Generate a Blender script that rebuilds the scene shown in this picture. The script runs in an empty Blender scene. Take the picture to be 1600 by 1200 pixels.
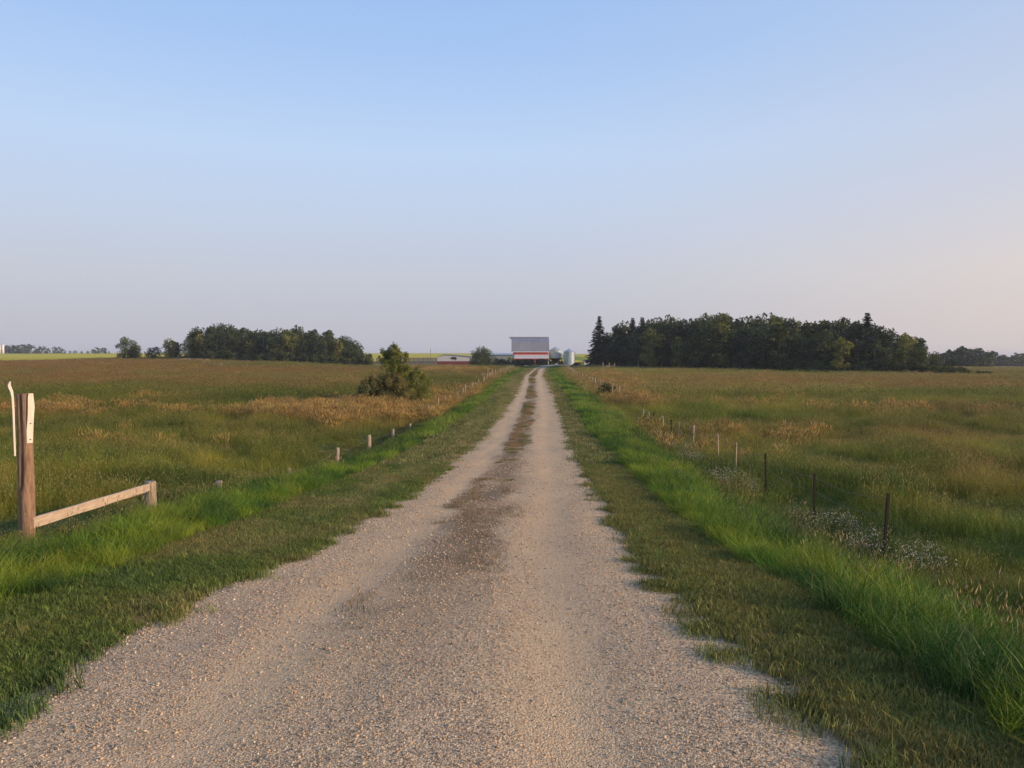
import bpy, math, random
import numpy as np
from mathutils import Vector

random.seed(7)
RNG = np.random.default_rng(11)
SC = bpy.context.scene
COL = SC.collection
R = math.radians

# ------------------------------------------------------------------ camera
CAMZ = 1.6
HOR = 556.0                      # row of the true horizon in the 1600x1200 photograph
F = 1200.0
cd = bpy.data.cameras.new('camera')
cam = bpy.data.objects.new('camera', cd)
COL.objects.link(cam)
cd.sensor_width = 36.0
cd.lens = 36.0 * F / 1600.0
cd.clip_start = 0.05
cd.clip_end = 12000
cam.location = (0, 0, CAMZ)
cam.rotation_euler = (R(90) - math.atan((600 - HOR) / F), 0, 0)
SC.camera = cam

# ------------------------------------------------------------------ sky and sun
SUN_AZ, SUN_EL = 107.0, 15.0      # clockwise from the view direction (+Y)
W = bpy.data.worlds.new('World')
SC.world = W
W.use_nodes = True
wn, wl = W.node_tree.nodes, W.node_tree.links
wn.clear()


def wnode(t, **k):
    n = wn.new(t)
    for a, b in k.items():
        setattr(n, a, b)
    return n


def srgb(r, g, b):
    f = lambda c: (c / 255 / 12.92) if c / 255 <= 0.04045 else ((c / 255 + 0.055) / 1.055) ** 2.4
    return (f(r), f(g), f(b), 1.0)


out = wnode('ShaderNodeOutputWorld')
bg = wnode('ShaderNodeBackground')
SKY_STR = 0.1
bg.inputs['Strength'].default_value = SKY_STR
wl.new(bg.outputs[0], out.inputs[0])
sky = wnode('ShaderNodeTexSky', sky_type='NISHITA')
sky.sun_disc = False
sky.sun_elevation = R(SUN_EL)
sky.sun_rotation = R(SUN_AZ)
sky.air_density = 1.2
sky.dust_density = 2.0
sky.ozone_density = 1.5
tc = wnode('ShaderNodeTexCoord')
sep = wnode('ShaderNodeSeparateXYZ')
wl.new(tc.outputs['Generated'], sep.inputs[0])
ramp = wnode('ShaderNodeValToRGB')
wl.new(sep.outputs['Z'], ramp.inputs[0])
cr = ramp.color_ramp
stops = [(0.0, (194, 195, 207)), (0.04, (196, 197, 209)), (0.10, (201, 206, 219)), (0.16, (200, 212, 234)),
         (0.25, (196, 219, 250)), (0.36, (172, 204, 249)), (0.46, (158, 193, 244)), (0.75, (120, 160, 215)), (1.0, (95, 135, 195))]
while len(cr.elements) < len(stops):
    cr.elements.new(0.5)
for e, (p, c) in zip(cr.elements, stops):
    e.position = p
    e.color = srgb(*c)
ramp2 = wnode('ShaderNodeValToRGB')
wl.new(sep.outputs['Z'], ramp2.inputs[0])
cr2 = ramp2.color_ramp
stops2 = [(0.0, (232, 214, 204)), (0.10, (236, 221, 212)), (0.22, (212, 212, 224)), (0.40, (190, 208, 236)), (0.75, (125, 165, 215)), (1.0, (95, 135, 195))]
while len(cr2.elements) < len(stops2):
    cr2.elements.new(0.5)
for e, (p, c) in zip(cr2.elements, stops2):
    e.position = p
    e.color = srgb(*c)
# warmth grows towards the sun's side of the sky
dotn = wnode('ShaderNodeVectorMath', operation='DOT_PRODUCT')
wl.new(tc.outputs['Generated'], dotn.inputs[0])
dotn.inputs[1].default_value = (math.sin(R(SUN_AZ)), math.cos(R(SUN_AZ)), 0.0)
mr = wnode('ShaderNodeMapRange', interpolation_type='SMOOTHSTEP')
mr.inputs['From Min'].default_value = -0.35
mr.inputs['From Max'].default_value = 0.72
wl.new(dotn.outputs['Value'], mr.inputs['Value'])
mixw = wnode('ShaderNodeMix', data_type='RGBA')
wl.new(mr.outputs[0], mixw.inputs[0])
wl.new(ramp.outputs[0], mixw.inputs[6])
wl.new(ramp2.outputs[0], mixw.inputs[7])
scl = wnode('ShaderNodeVectorMath', operation='SCALE')
scl.inputs['Scale'].default_value = 1.0 / SKY_STR
wl.new(mixw.outputs[2], scl.inputs[0])
mixn = wnode('ShaderNodeMix', data_type='RGBA')
mixn.inputs[0].default_value = 0.93
wl.new(sky.outputs[0], mixn.inputs[6])
wl.new(scl.outputs[0], mixn.inputs[7])
wl.new(mixn.outputs[2], bg.inputs['Color'])

sd = bpy.data.lights.new('sun', 'SUN')
sun = bpy.data.objects.new('sun', sd)
COL.objects.link(sun)
sd.energy = 5.0
sd.angle = R(1.2)
sd.color = (1.0, 0.72, 0.47)
sdir = Vector((math.sin(R(SUN_AZ)) * math.cos(R(SUN_EL)), math.cos(R(SUN_AZ)) * math.cos(R(SUN_EL)), math.sin(R(SUN_EL))))
sun.rotation_euler = sdir.to_track_quat('Z', 'Y').to_euler()

SC.view_settings.view_transform = 'Standard'
SC.view_settings.look = 'None'
SC.view_settings.exposure = 0.0
SC.view_settings.gamma = 1.0
SC.render.engine = 'CYCLES'
SC.cycles.max_bounces = 6
SC.cycles.diffuse_bounces = 3
SC.cycles.glossy_bounces = 1
SC.cycles.transmission_bounces = 3
SC.cycles.volume_bounces = 0
SC.cycles.transparent_max_bounces = 8
SC.cycles.use_denoising = True


# ------------------------------------------------------------------ numeric helpers
def smooth(a, b, x):
    t = np.clip((x - a) / (b - a), 0, 1)
    return t * t * (3 - 2 * t)


_perm = np.random.default_rng(5).random((256, 256))


def vnoise(x, y):
    xi = np.floor(x).astype(int)
    yi = np.floor(y).astype(int)
    fx = x - xi
    fy = y - yi
    fx = fx * fx * (3 - 2 * fx)
    fy = fy * fy * (3 - 2 * fy)
    a = _perm[xi & 255, yi & 255]
    b = _perm[(xi + 1) & 255, yi & 255]
    c = _perm[xi & 255, (yi + 1) & 255]
    d = _perm[(xi + 1) & 255, (yi + 1) & 255]
    return (a * (1 - fx) + b * fx) * (1 - fy) + (c * (1 - fx) + d * fx) * fy


def fbm(x, y, o=4):
    x = np.asarray(x, float)
    y = np.asarray(y, float)
    s = 0
    w = 0
    for i in range(o):
        s = s + vnoise(x * 2 ** i + 17.3 * i, y * 2 ** i + 9.1 * i) * 0.5 ** i
        w += 0.5 ** i
    return s / w


def curve(ks, vs, lo=-60, hi=500, sig=1.6):
    t = np.arange(lo, hi, 0.5)
    v = np.interp(t, ks, vs)
    k = np.exp(-0.5 * (np.arange(-12, 13) * 0.5 / sig) ** 2)
    k /= k.sum()
    v = np.convolve(np.pad(v, 12, mode='edge'), k, mode='valid')
    return lambda q: np.interp(q, t, v)


road_x = curve([-60, 0, 3.65, 4.9, 7, 12, 17, 27, 41, 62, 91, 120, 185, 202, 240, 500],
               [-0.6, -0.58, -0.56, -0.5, -0.47, -0.25, 0.0, 0.36, 1.0, 1.8, 2.65, 3.4, 6.6, 7.7, 11.5, 40])
road_d = curve([-60, 0, 3.6, 7, 12, 17, 27, 41, 60, 91, 140, 200, 260, 500],
               [1.4, 1.57, 1.64, 2.0, 2.42, 2.72, 3.12, 3.2, 3.22, 3.2, 3.15, 3.1, 3.1, 3.0])
right_d = curve([-60, 0, 5, 10, 14.4, 30, 60, 100, 500], [2.0, 2.3, 2.85, 3.3, 3.55, 3.6, 3.5, 3.45, 3.45])
left_d = curve([-60, 0, 9.5, 12.4, 19, 28, 60, 100, 500], [1.6, 1.8, 2.38, 2.62, 3.3, 3.6, 3.55, 3.4, 3.4])

FAR_PX = np.array([-900, 0, 200, 290, 420, 580, 700, 840, 930, 1000, 1300, 1500, 1620, 2600.])
FAR_D = np.array([60, 100, 140, 180, 250, 320, 500, 900, 2500.])
FAR = np.array([
    [3.5, 3.35, 2.9, 2.5, 2.1, 2.0, 1.3, -2.8, -8],
    [3.5, 3.35, 2.9, 2.5, 2.1, 1.8, 1.2, -2.8, -8],
    [3.5, 3.35, 2.8, 2.1, 1.35, 1.2, 0.8, -2.8, -8],
    [3.5, 3.35, 2.8, 1.9, 1.05, 0.9, 0.6, -2.8, -8],
    [3.5, 3.4, 3.0, 2.4, 1.9, 1.7, 0.8, -2.5, -8],
    [3.5, 3.45, 3.4, 3.3, 3.15, 3.0, 1.6, -2.3, -8],
    [3.5, 3.4, 3.35, 3.3, 3.15, 3.0, 1.8, -2.0, -8],
    [3.4, 3.3, 3.2, 3.1, 3.1, 3.1, 1.8, -1.5, -6],
    [3.4, 3.35, 3.3, 3.2, 3.1, 3.0, 1.5, -1.2, -6],
    [3.45, 3.45, 3.4, 3.3, 3.2, 3.0, 2.6, 0.0, -3],
    [3.5, 3.5, 3.55, 3.8, 4.2, 4.6, 5.5, 4.0, 2.0],
    [3.5, 3.5, 3.65, 4.0, 4.6, 5.2, 6.5, 6.5, 4.0],
    [3.5, 3.5, 3.7, 4.1, 4.8, 5.4, 6.6, 6.6, 4.0],
    [3.5, 3.5, 3.7, 4.1, 4.8, 5.4, 6.6, 6.6, 4.0]])


def interp2(px, d):
    i = np.clip(np.searchsorted(FAR_PX, px) - 1, 0, len(FAR_PX) - 2)
    u = np.clip((px - FAR_PX[i]) / (FAR_PX[i + 1] - FAR_PX[i]), 0, 1)
    u = u * u * (3 - 2 * u)
    ld, LD = np.log(np.clip(d, 60, 2500)), np.log(FAR_D)
    j = np.clip(np.searchsorted(LD, ld) - 1, 0, len(FAR_D) - 2)
    v = np.clip((ld - LD[j]) / (LD[j + 1] - LD[j]), 0, 1)
    return (FAR[i, j] * (1 - u) + FAR[i + 1, j] * u) * (1 - v) + (FAR[i, j + 1] * (1 - u) + FAR[i + 1, j + 1] * u) * v


def H(x, y, bumps=True):
    x = np.asarray(x, float)
    y = np.asarray(y, float)
    s = x - road_x(y)
    rd = road_d(y)
    wr = smooth(2.5, 6.2, s)
    wlft = smooth(3.2, 6.8, -s)
    near = rd * (1 - wr - wlft) + right_d(y) * wr + left_d(y) * wlft
    near = near + 0.38 * np.exp(-((s + 6.3) / 1.9) ** 2) * smooth(15, 26, y) * (1 - 0.6 * smooth(70, 120, y))
    near = near + 0.12 * np.exp(-((s - 5.9) / 1.7) ** 2) * smooth(6, 12, y) * (1 - 0.6 * smooth(70, 120, y))
    yy = np.maximum(y, 25)
    px = 800 + F * x / yy
    dd = np.maximum(y, np.sqrt(x * x + y * y) * 0.62)
    far = interp2(px, dd)
    wf = smooth(60, 140, dd) * smooth(3, 16, np.abs(s))
    drop = near * (1 - wf) + far * wf
    z = CAMZ - drop
    if bumps:
        z = z + (fbm(x / 2.3, y / 2.3, 3) - 0.5) * 0.16 * smooth(3.0, 7, np.abs(s))
    return z


def hz(x, y):
    return float(H(np.array([x]), np.array([y]))[0])


def hit(px, py):
    """world point of the ground seen in column px, row py"""
    d = np.exp(np.linspace(math.log(1.8), math.log(1500), 3000))
    x = (px - 800) / F * d
    z = H(x, d)
    ray = CAMZ + (HOR - py) / F * d
    i = int(np.argmax(z >= ray))
    if not (z >= ray).any():
        i = len(d) - 1
    return float(x[i]), float(d[i]), float(z[i])


def spot(px, d):
    x = (px - 800) / F * d
    return x, d, hz(x, d)


# ------------------------------------------------------------------ object helpers
def link(o, parent=None):
    COL.objects.link(o)
    if parent is not None:
        o.parent = parent
    return o


def mesh_np(name, v, f, mat=None, smooth_shade=False):
    v = np.ascontiguousarray(v, dtype=np.float32)
    f = np.ascontiguousarray(f, dtype=np.int32)
    me = bpy.data.meshes.new(name)
    me.vertices.add(len(v))
    me.vertices.foreach_set('co', v.ravel())
    k = f.shape[1]
    me.loops.add(f.size)
    me.loops.foreach_set('vertex_index', f.ravel())
    me.polygons.add(len(f))
    me.polygons.foreach_set('loop_start', np.arange(0, f.size, k, dtype=np.int32))
    if smooth_shade:
        me.polygons.foreach_set('use_smooth', np.ones(len(f), bool))
    me.update(calc_edges=True)
    if mat:
        me.materials.append(mat)
    return me


def setattr_np(me, name, typ, arr, dom='POINT'):
    a = me.attributes.new(name, typ, dom)
    key = {'FLOAT': 'value', 'INT': 'value', 'FLOAT_COLOR': 'color', 'FLOAT_VECTOR': 'vector', 'FLOAT2': 'vector'}[typ]
    a.data.foreach_set(key, np.ascontiguousarray(arr, dtype=np.int32 if typ == 'INT' else np.float32).ravel())


def empty(name, loc=(0, 0, 0), rz=0.0):
    o = bpy.data.objects.new(name, None)
    o.location = loc
    o.rotation_euler = (0, 0, rz)
    o.empty_display_size = 0.3
    return link(o)


def tag(o, label=None, cat=None, group=None, kind=None):
    if label: o['label'] = label
    if cat: o['category'] = cat
    if group: o['group'] = group
    if kind: o['kind'] = kind
    return o


class MB:
    """collects polygons and links them as one mesh object"""
    def __init__(s):
        s.v = []
        s.f = []

    def poly(s, pts, faces):
        b = len(s.v)
        s.v += [tuple(p) for p in pts]
        s.f += [tuple(b + i for i in q) for q in faces]

    def box(s, x0, x1, y0, y1, z0, z1):
        s.poly([(x0, y0, z0), (x1, y0, z0), (x1, y1, z0), (x0, y1, z0), (x0, y0, z1), (x1, y0, z1), (x1, y1, z1), (x0, y1, z1)],
               [(0, 3, 2, 1), (4, 5, 6, 7), (0, 1, 5, 4), (1, 2, 6, 5), (2, 3, 7, 6), (3, 0, 4, 7)])

    def tube(s, pts, rad, n=8, wob=0.0, cap=True):
        pts = [Vector(p) for p in pts]
        b = len(s.v)
        rings = len(pts)
        for i, p in enumerate(pts):
            d = (pts[min(i + 1, rings - 1)] - pts[max(i - 1, 0)]).normalized()
            a = d.cross(Vector((0.13, 0.97, 0.2))).normalized()
            if abs(d.dot(Vector((0, 1, 0)))) > 0.9:
                a = d.cross(Vector((0, 0, 1))).normalized()
            c = d.cross(a)
            r = rad[i] if isinstance(rad, (list, tuple)) else rad
            for k in range(n):
                t = 2 * math.pi * k / n
                rr = r * (1 + random.uniform(-wob, wob))
                q = p + a * math.cos(t) * rr + c * math.sin(t) * rr
                s.v.append(tuple(q))
        for i in range(rings - 1):
            for k in range(n):
                s.f.append((b + i * n + k, b + i * n + (k + 1) % n, b + (i + 1) * n + (k + 1) % n, b + (i + 1) * n + k))
        if cap:
            s.f.append(tuple(b + k for k in range(n))[::-1])
            s.f.append(tuple(b + (rings - 1) * n + k for k in range(n)))

    def prism(s, prof, y0, y1):
        """profile of (x, z) points extruded along y"""
        n = len(prof)
        b = len(s.v)
        s.v += [(x, y0, z) for x, z in prof] + [(x, y1, z) for x, z in prof]
        s.f.append(tuple(b + i for i in range(n)))
        s.f.append(tuple(b + n + i for i in range(n))[::-1])
        for i in range(n):
            j = (i + 1) % n
            s.f.append((b + i, b + n + i, b + n + j, b + j))

    def mesh(s, name, mat, sm=False):
        me = bpy.data.meshes.new(name)
        me.from_pydata(s.v, [], s.f)
        me.update()
        if sm:
            me.polygons.foreach_set('use_smooth', np.ones(len(me.polygons), bool))
        if mat: me.materials.append(mat)
        return me

    def build(s, name, mat, parent=None, sm=False, bevel=0.0):
        o = bpy.data.objects.new(name, s.mesh(name, mat, sm))
        link(o, parent)
        if bevel:
            m = o.modifiers.new('bevel', 'BEVEL')
            m.width = bevel
            m.segments = 2
        return o


# ------------------------------------------------------------------ materials
def nmat(name):
    m = bpy.data.materials.new(name)
    m.use_nodes = True
    nt = m.node_tree
    p = nt.nodes['Principled BSDF']
    return m, nt, p


def N(nt, t, **k):
    n = nt.nodes.new(t)
    for a, b in k.items():
        setattr(n, a, b)
    return n


def mixc(nt, fac, a, b, blend='MIX'):
    n = N(nt, 'ShaderNodeMix', data_type='RGBA', blend_type=blend)
    for i, q in ((0, fac), (6, a), (7, b)):
        if hasattr(q, 'is_linked') or hasattr(q, 'links'):
            nt.links.new(q, n.inputs[i])
        elif isinstance(q, (int, float)):
            n.inputs[i].default_value = q
        else:
            n.inputs[i].default_value = (*q[:3], 1)
    return n.outputs[2]


def noise_node(nt, vec, scale, detail=4, rough=0.6):
    n = N(nt, 'ShaderNodeTexNoise')
    n.inputs['Scale'].default_value = scale
    n.inputs['Detail'].default_value = detail
    n.inputs['Roughness'].default_value = rough
    if vec is not None:
        nt.links.new(vec, n.inputs['Vector'])
    return n.outputs['Fac']


def mrange(nt, v, a, b, c=0.0, d=1.0):
    n = N(nt, 'ShaderNodeMapRange')
    nt.links.new(v, n.inputs['Value'])
    for k, q in zip(('From Min', 'From Max', 'To Min', 'To Max'), (a, b, c, d)):
        n.inputs[k].default_value = q
    return n.outputs[0]


def mul(nt, a, b, op='MULTIPLY'):
    n = N(nt, 'ShaderNodeMath', operation=op)
    for i, q in ((0, a), (1, b)):
        if isinstance(q, (int, float)):
            n.inputs[i].default_value = q
        else:
            nt.links.new(q, n.inputs[i])
    return n.outputs[0]


def vscale(nt, vec, sc):
    n = N(nt, 'ShaderNodeMapping')
    nt.links.new(vec, n.inputs['Vector'])
    n.inputs['Scale'].default_value = sc
    return n.outputs[0]


def simple_mat(name, c1, c2, scale=6.0, rough=0.8, stretch=(1, 1, 1), bump=0.2, metallic=0.0):
    m, nt, p = nmat(name)
    t = N(nt, 'ShaderNodeTexCoord')
    v = vscale(nt, t.outputs['Object'], stretch)
    f = noise_node(nt, v, scale, 5, 0.65)
    nt.links.new(mixc(nt, mrange(nt, f, 0.3, 0.7), c1, c2), p.inputs['Base Color'])
    p.inputs['Roughness'].default_value = rough
    p.inputs['Metallic'].default_value = metallic
    if bump:
        b = N(nt, 'ShaderNodeBump')
        b.inputs['Strength'].default_value = bump
        b.inputs['Distance'].default_value = 0.02
        nt.links.new(f, b.inputs['Height'])
        nt.links.new(b.outputs[0], p.inputs['Normal'])
    return m


def grass_mat(name, tipmix=False, transl=0.28, rough=0.55):
    m, nt, p = nmat(name)
    tint = N(nt, 'ShaderNodeAttribute', attribute_type='INSTANCER', attribute_name='tint')
    var = N(nt, 'ShaderNodeAttribute', attribute_type='GEOMETRY', attribute_name='var')
    col = tint.outputs['Color']
    if tipmix:
        tip = N(nt, 'ShaderNodeAttribute', attribute_type='INSTANCER', attribute_name='tip')
        sf = N(nt, 'ShaderNodeAttribute', attribute_type='GEOMETRY', attribute_name='seed')
        col = mixc(nt, sf.outputs['Fac'], col, tip.outputs['Color'])
    g = mrange(nt, var.outputs['Fac'], 0, 1, 0.62, 1.4)
    comb = N(nt, 'ShaderNodeCombineXYZ')
    for i in range(3):
        nt.links.new(g, comb.inputs[i])
    col = mixc(nt, 1.0, col, comb.outputs[0], 'MULTIPLY')
    # some blades are drier
    dry = mrange(nt, var.outputs['Fac'], 0.86, 0.94)
    col = mixc(nt, mul(nt, dry, 0.45), col, (0.32, 0.24, 0.10))
    nt.links.new(col, p.inputs['Base Color'])
    p.inputs['Roughness'].default_value = rough
    p.inputs['Specular IOR Level'].default_value = 0.25
    tr = N(nt, 'ShaderNodeBsdfTranslucent')
    nt.links.new(col, tr.inputs['Color'])
    mx = N(nt, 'ShaderNodeMixShader')
    mx.inputs[0].default_value = transl
    nt.links.new(p.outputs[0], mx.inputs[1])
    nt.links.new(tr.outputs[0], mx.inputs[2])
    nt.links.new(mx.outputs[0], nt.nodes['Material Output'].inputs[0])
    return m


def leaf_mat(name, c1, c2, transl=0.3, hue_by_object=0.25):
    m, nt, p = nmat(name)
    var = N(nt, 'ShaderNodeAttribute', attribute_type='GEOMETRY', attribute_name='var')
    oi = N(nt, 'ShaderNodeObjectInfo')
    col = mixc(nt, var.outputs['Fac'], c1, c2)
    g = mrange(nt, oi.outputs['Random'], 0, 1, 1 - hue_by_object, 1 + hue_by_object)
    comb = N(nt, 'ShaderNodeCombineXYZ')
    g2 = mrange(nt, oi.outputs['Random'], 0, 1, 1 - hue_by_object * 1.3, 1 + hue_by_object * 1.6)
    nt.links.new(g2, comb.inputs[0])
    nt.links.new(g, comb.inputs[1])
    comb.inputs[2].default_value = 1.0
    col = mixc(nt, 1.0, col, comb.outputs[0], 'MULTIPLY')
    nt.links.new(col, p.inputs['Base Color'])
    p.inputs['Roughness'].default_value = 0.6
    p.inputs['Specular IOR Level'].default_value = 0.2
    tr = N(nt, 'ShaderNodeBsdfTranslucent')
    nt.links.new(col, tr.inputs['Color'])
    mx = N(nt, 'ShaderNodeMixShader')
    mx.inputs[0].default_value = transl
    nt.links.new(p.outputs[0], mx.inputs[1])
    nt.links.new(tr.outputs[0], mx.inputs[2])
    nt.links.new(mx.outputs[0], nt.nodes['Material Output'].inputs[0])
    return m


M_GRASS = grass_mat('grass_blades')
M_MEADOW = grass_mat('meadow_blades', True)
M_LEAF = leaf_mat('broad_leaves', (0.010, 0.028, 0.012), (0.085, 0.115, 0.030))
M_LEAF_Y = leaf_mat('yellow_green_leaves', (0.07, 0.09, 0.018), (0.25, 0.255, 0.05))
M_NEEDLE = leaf_mat('spruce_needles', (0.012, 0.028, 0.016), (0.03, 0.055, 0.03), 0.1)
M_BARK = simple_mat('bark', (0.10, 0.08, 0.065), (0.22, 0.19, 0.16), 3, 0.9, (4, 4, 1))
M_BARKPALE = simple_mat('pale_bark', (0.25, 0.22, 0.18), (0.45, 0.40, 0.33), 3, 0.9, (4, 4, 1))

# ------------------------------------------------------------------ vegetation colour over the ground
G_GREEN = np.array([0.150, 0.190, 0.022])
G_OLIVE = np.array([0.250, 0.225, 0.030])
G_DARK = np.array([0.055, 0.110, 0.020])
G_VERGE = np.array([0.092, 0.190, 0.012])
G_MOWN = np.array([0.125, 0.170, 0.035])
G_GOLD = np.array([0.46, 0.31, 0.10])
G_PINK = np.array([0.38, 0.235, 0.085])
G_TAN = np.array([0.33, 0.28, 0.085])
G_CANOLA = np.array([0.50, 0.43, 0.03])

# (column, row, half width, half height, kind, strength) of species patches as seen on the pasture
PATCH = [
    (560, 652, 190, 26, 'gold', 1.0), (690, 640, 70, 16, 'gold', 0.9), (730, 620, 40, 12, 'gold', 0.8), (470, 655, 90, 14, 'gold', 0.7),
    (60, 650, 110, 14, 'gold', 0.55), (960, 607, 50, 10, 'gold', 0.75), (1000, 636, 60, 12, 'gold', 0.7), (940, 590, 40, 7, 'gold', 0.5),
    (1205, 705, 40, 14, 'gold', 0.35), (700, 580, 60, 6, 'gold', 0.6),
    (120, 574, 240, 12, 'pink', 1.0), (420, 580, 240, 9, 'pink', 0.8), (120, 592, 160, 10, 'pink', 0.6), (1300, 690, 260, 22, 'pink', 0.8),
    (1480, 690, 160, 30, 'pink', 0.7), (1250, 600, 330, 10, 'pink', 0.5), (1500, 608, 180, 7, 'pink', 0.6), (120, 700, 120, 12, 'pink', 0.6),
    (360, 688, 90, 12, 'pink', 0.6), (640, 578, 90, 6, 'pink', 0.7), (1100, 690, 50, 12, 'pink', 0.5), (1560, 760, 90, 30, 'pink', 0.5),
    (430, 622, 190, 13, 'dark', 1.0), (120, 620, 260, 15, 'green', 0.85), (300, 645, 200, 16, 'green', 0.7), (1250, 655, 260, 12, 'green', 0.5), (200, 690, 220, 16, 'green', 0.5), (200, 612, 190, 10, 'dark', 0.6), (370, 632, 80, 10, 'dark', 0.9), (1460, 622, 190, 7, 'dark', 0.9),
    (1090, 648, 55, 10, 'dark', 0.8), (120, 664, 160, 9, 'dark', 0.5), (620, 690, 120, 12, 'dark', 0.8), (1230, 700, 90, 14, 'dark', 0.4),
    (700, 600, 60, 9, 'dark', 0.8), (90, 615, 90, 8, 'dark', 0.4), (1450, 870, 160, 28, 'dark', 0.7), (450, 745, 130, 26, 'dark', 0.55),
    (1090, 740, 60, 20, 'dark', 0.9), (1130, 625, 70, 5, 'dark', 0.6), (1350, 840, 80, 14, 'dark', 0.4), (300, 760, 150, 20, 'dark', 0.4),
    (90, 860, 110, 18, 'dark', 0.8), (500, 573, 200, 4, 'green', 0.8), (720, 572, 110, 4.5, 'green', 1.0), (1300, 585, 300, 3, 'green', 0.8),
    (1200, 625, 260, 7, 'green', 0.6), (150, 740, 200, 14, 'green', 0.6), (60, 640, 60, 8, 'dark', 0.5), (1250, 790, 130, 30, 'green', 0.5),
]


def sRGBish(a, b, f):
    return a * (1 - f[:, None]) + b * f[:, None]


def canola_mask(x, y):
    yy = np.maximum(y, 10)
    px = 800 + F * x / yy
    start = np.interp(px, [-900, 0, 150, 240, 290, 580, 640, 840, 905, 950, 1000], [246, 246, 262, 285, 330, 330, 330, 345, 330, 360, 99999])
    return smooth(-2, 3, y - start + (fbm(x / 12, y / 12, 2) - 0.5) * 5)


def field(x, y):
    """leaf colour, seed-head colour and gold weight for pasture points"""
    n1 = fbm(x / 7.0, y / 9.0, 4)
    n2 = fbm(x / 22.0 + 40, y / 26.0 + 7, 4)
    n3 = fbm(x / 1.3 + 3, y / 1.9, 4)
    z = H(x, y)
    yy = np.maximum(y, 2.0)
    px = 800 + F * x / yy
    py = HOR + F * (CAMZ - z) / yy
    leaf = sRGBish(np.tile(G_GREEN, (len(x), 1)), G_OLIVE, smooth(0.38, 0.60, n1 * 0.45 + n3 * 0.55))
    leaf = sRGBish(leaf, G_DARK, 0.8 * smooth(0.50, 0.64, n2 * 0.4 + fbm(x / 3, y / 4, 4) * 0.6))
    gold = np.zeros(len(x))
    pink = smooth(0.50, 0.68, n2) * 0.35 * smooth(15, 45, y) + 0.03
    dark = np.zeros(len(x))
    green = np.zeros(len(x))
    wob = (fbm(x / 3.1, y / 4.3, 4) - 0.5)
    for cx, cy, rx, ry, k, st in PATCH:
        r = np.sqrt(((px - cx) / rx) ** 2 + ((py - cy) / ry) ** 2)
        m = st * smooth(1.25, 0.35, r + wob * 1.9)
        if k == 'gold': gold = np.maximum(gold, m)
        elif k == 'pink': pink = np.maximum(pink, m)
        elif k == 'dark': dark = np.maximum(dark, m)
        else: green = np.maximum(green, m)
    gold = np.maximum(gold, 0.28 * smooth(0.60, 0.72, fbm(x / 9 + 70, y / 4 + 11, 4)) * smooth(16, 30, y))
    pink = pink * (1 - np.maximum(dark, green)) * (1 - gold)
    gold = gold * (1 - dark)
    band = fbm(x / 16 + 31, y / 6 + 3, 4)
    leaf = leaf * (0.80 + 0.45 * smooth(0.35, 0.65, band))[:, None]
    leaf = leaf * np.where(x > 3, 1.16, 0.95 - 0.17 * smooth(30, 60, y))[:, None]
    leaf = sRGBish(leaf, G_GREEN * 0.9, 0.6 * smooth(0.52, 0.40, band) * (y > 25))
    leaf = sRGBish(leaf, G_DARK, dark * 0.85)
    leaf = sRGBish(leaf, G_GREEN * 1.0, green)
    leaf = sRGBish(leaf, G_PINK, pink * 0.55)
    leaf = sRGBish(leaf, G_GOLD, gold * 0.5)
    tip = sRGBish(np.tile(G_TAN, (len(x), 1)), G_PINK, smooth(0.1, 0.6, pink))
    tip = sRGBish(tip, G_GOLD, gold)
    tip = sRGBish(tip, G_GREEN * 1.2, np.maximum(dark, green) * 0.8)
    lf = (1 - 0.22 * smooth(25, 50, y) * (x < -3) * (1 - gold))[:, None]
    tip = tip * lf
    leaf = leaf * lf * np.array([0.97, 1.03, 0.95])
    return leaf, tip, gold, pink, dark


# ------------------------------------------------------------------ ground
def axis_s():
    a = list(np.arange(0, 2.6, 0.13)) + list(np.arange(2.6, 8.0, 0.25))
    v, st = 8.0, 0.35
    while v < 2600:
        a.append(v)
        st *= 1.055
        v += st
    a.append(2700)
    a = np.array(a)
    return np.concatenate([-a[:0:-1], a])


def axis_y():
    a = [-260, -180, -120, -80, -50, -30, -20, -14, -9, -6, -4, -3, -2]
    v, st = -1.0, 0.25
    while v < 3600:
        a.append(v)
        st = max(0.2, 0.014 * abs(v) if v < 300 else 0.02 * v)
        v += st
    a.append(3700)
    return np.array(a)


S_AX, Y_AX = axis_s(), axis_y()


def ribbon(sv, yv, zfun):
    S, Y = np.meshgrid(sv, yv)
    X = road_x(Y) + S
    # the ground fans back to straight columns far away
    Z = zfun(X.ravel(), Y.ravel(), S.ravel())
    v = np.stack([X.ravel(), Y.ravel(), Z], 1)
    nx, ny = len(sv), len(yv)
    i = np.arange((nx - 1) * (ny - 1))
    r, c = i // (nx - 1), i % (nx - 1)
    a = r * nx + c
    f = np.stack([a, a + 1, a + nx + 1, a + nx], 1)
    return v, f, S.ravel(), Y.ravel()


ROAD_END = 240.0


def road_edge(y, s):
    w = np.where(s < 0, np.interp(y, [2.5, 4, 5.5, 7, 12, 30, 60], [2.0, 2.02, 2.06, 1.92, 1.80, 1.72, 1.62]),
                 np.interp(y, [2.5, 4, 5.5, 7, 12, 30, 60], [2.0, 1.98, 1.92, 1.80, 1.80, 1.72, 1.62]))
    return w + 0.04 * (fbm(y / 1.1 + 50 * (s > 0), s * 0 + 3, 2) - 0.5) + 0.26 * (fbm(y / 0.22 + 50 * (s > 0), s * 0 + 3, 4) - 0.5)


def ground_z(x, y, s):
    z = H(x, y)
    edge = road_edge(y, s)
    lower = smooth(0.06, -0.22, np.abs(s) - edge) * (y < ROAD_END + 2)
    return z - 0.13 * lower


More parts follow.
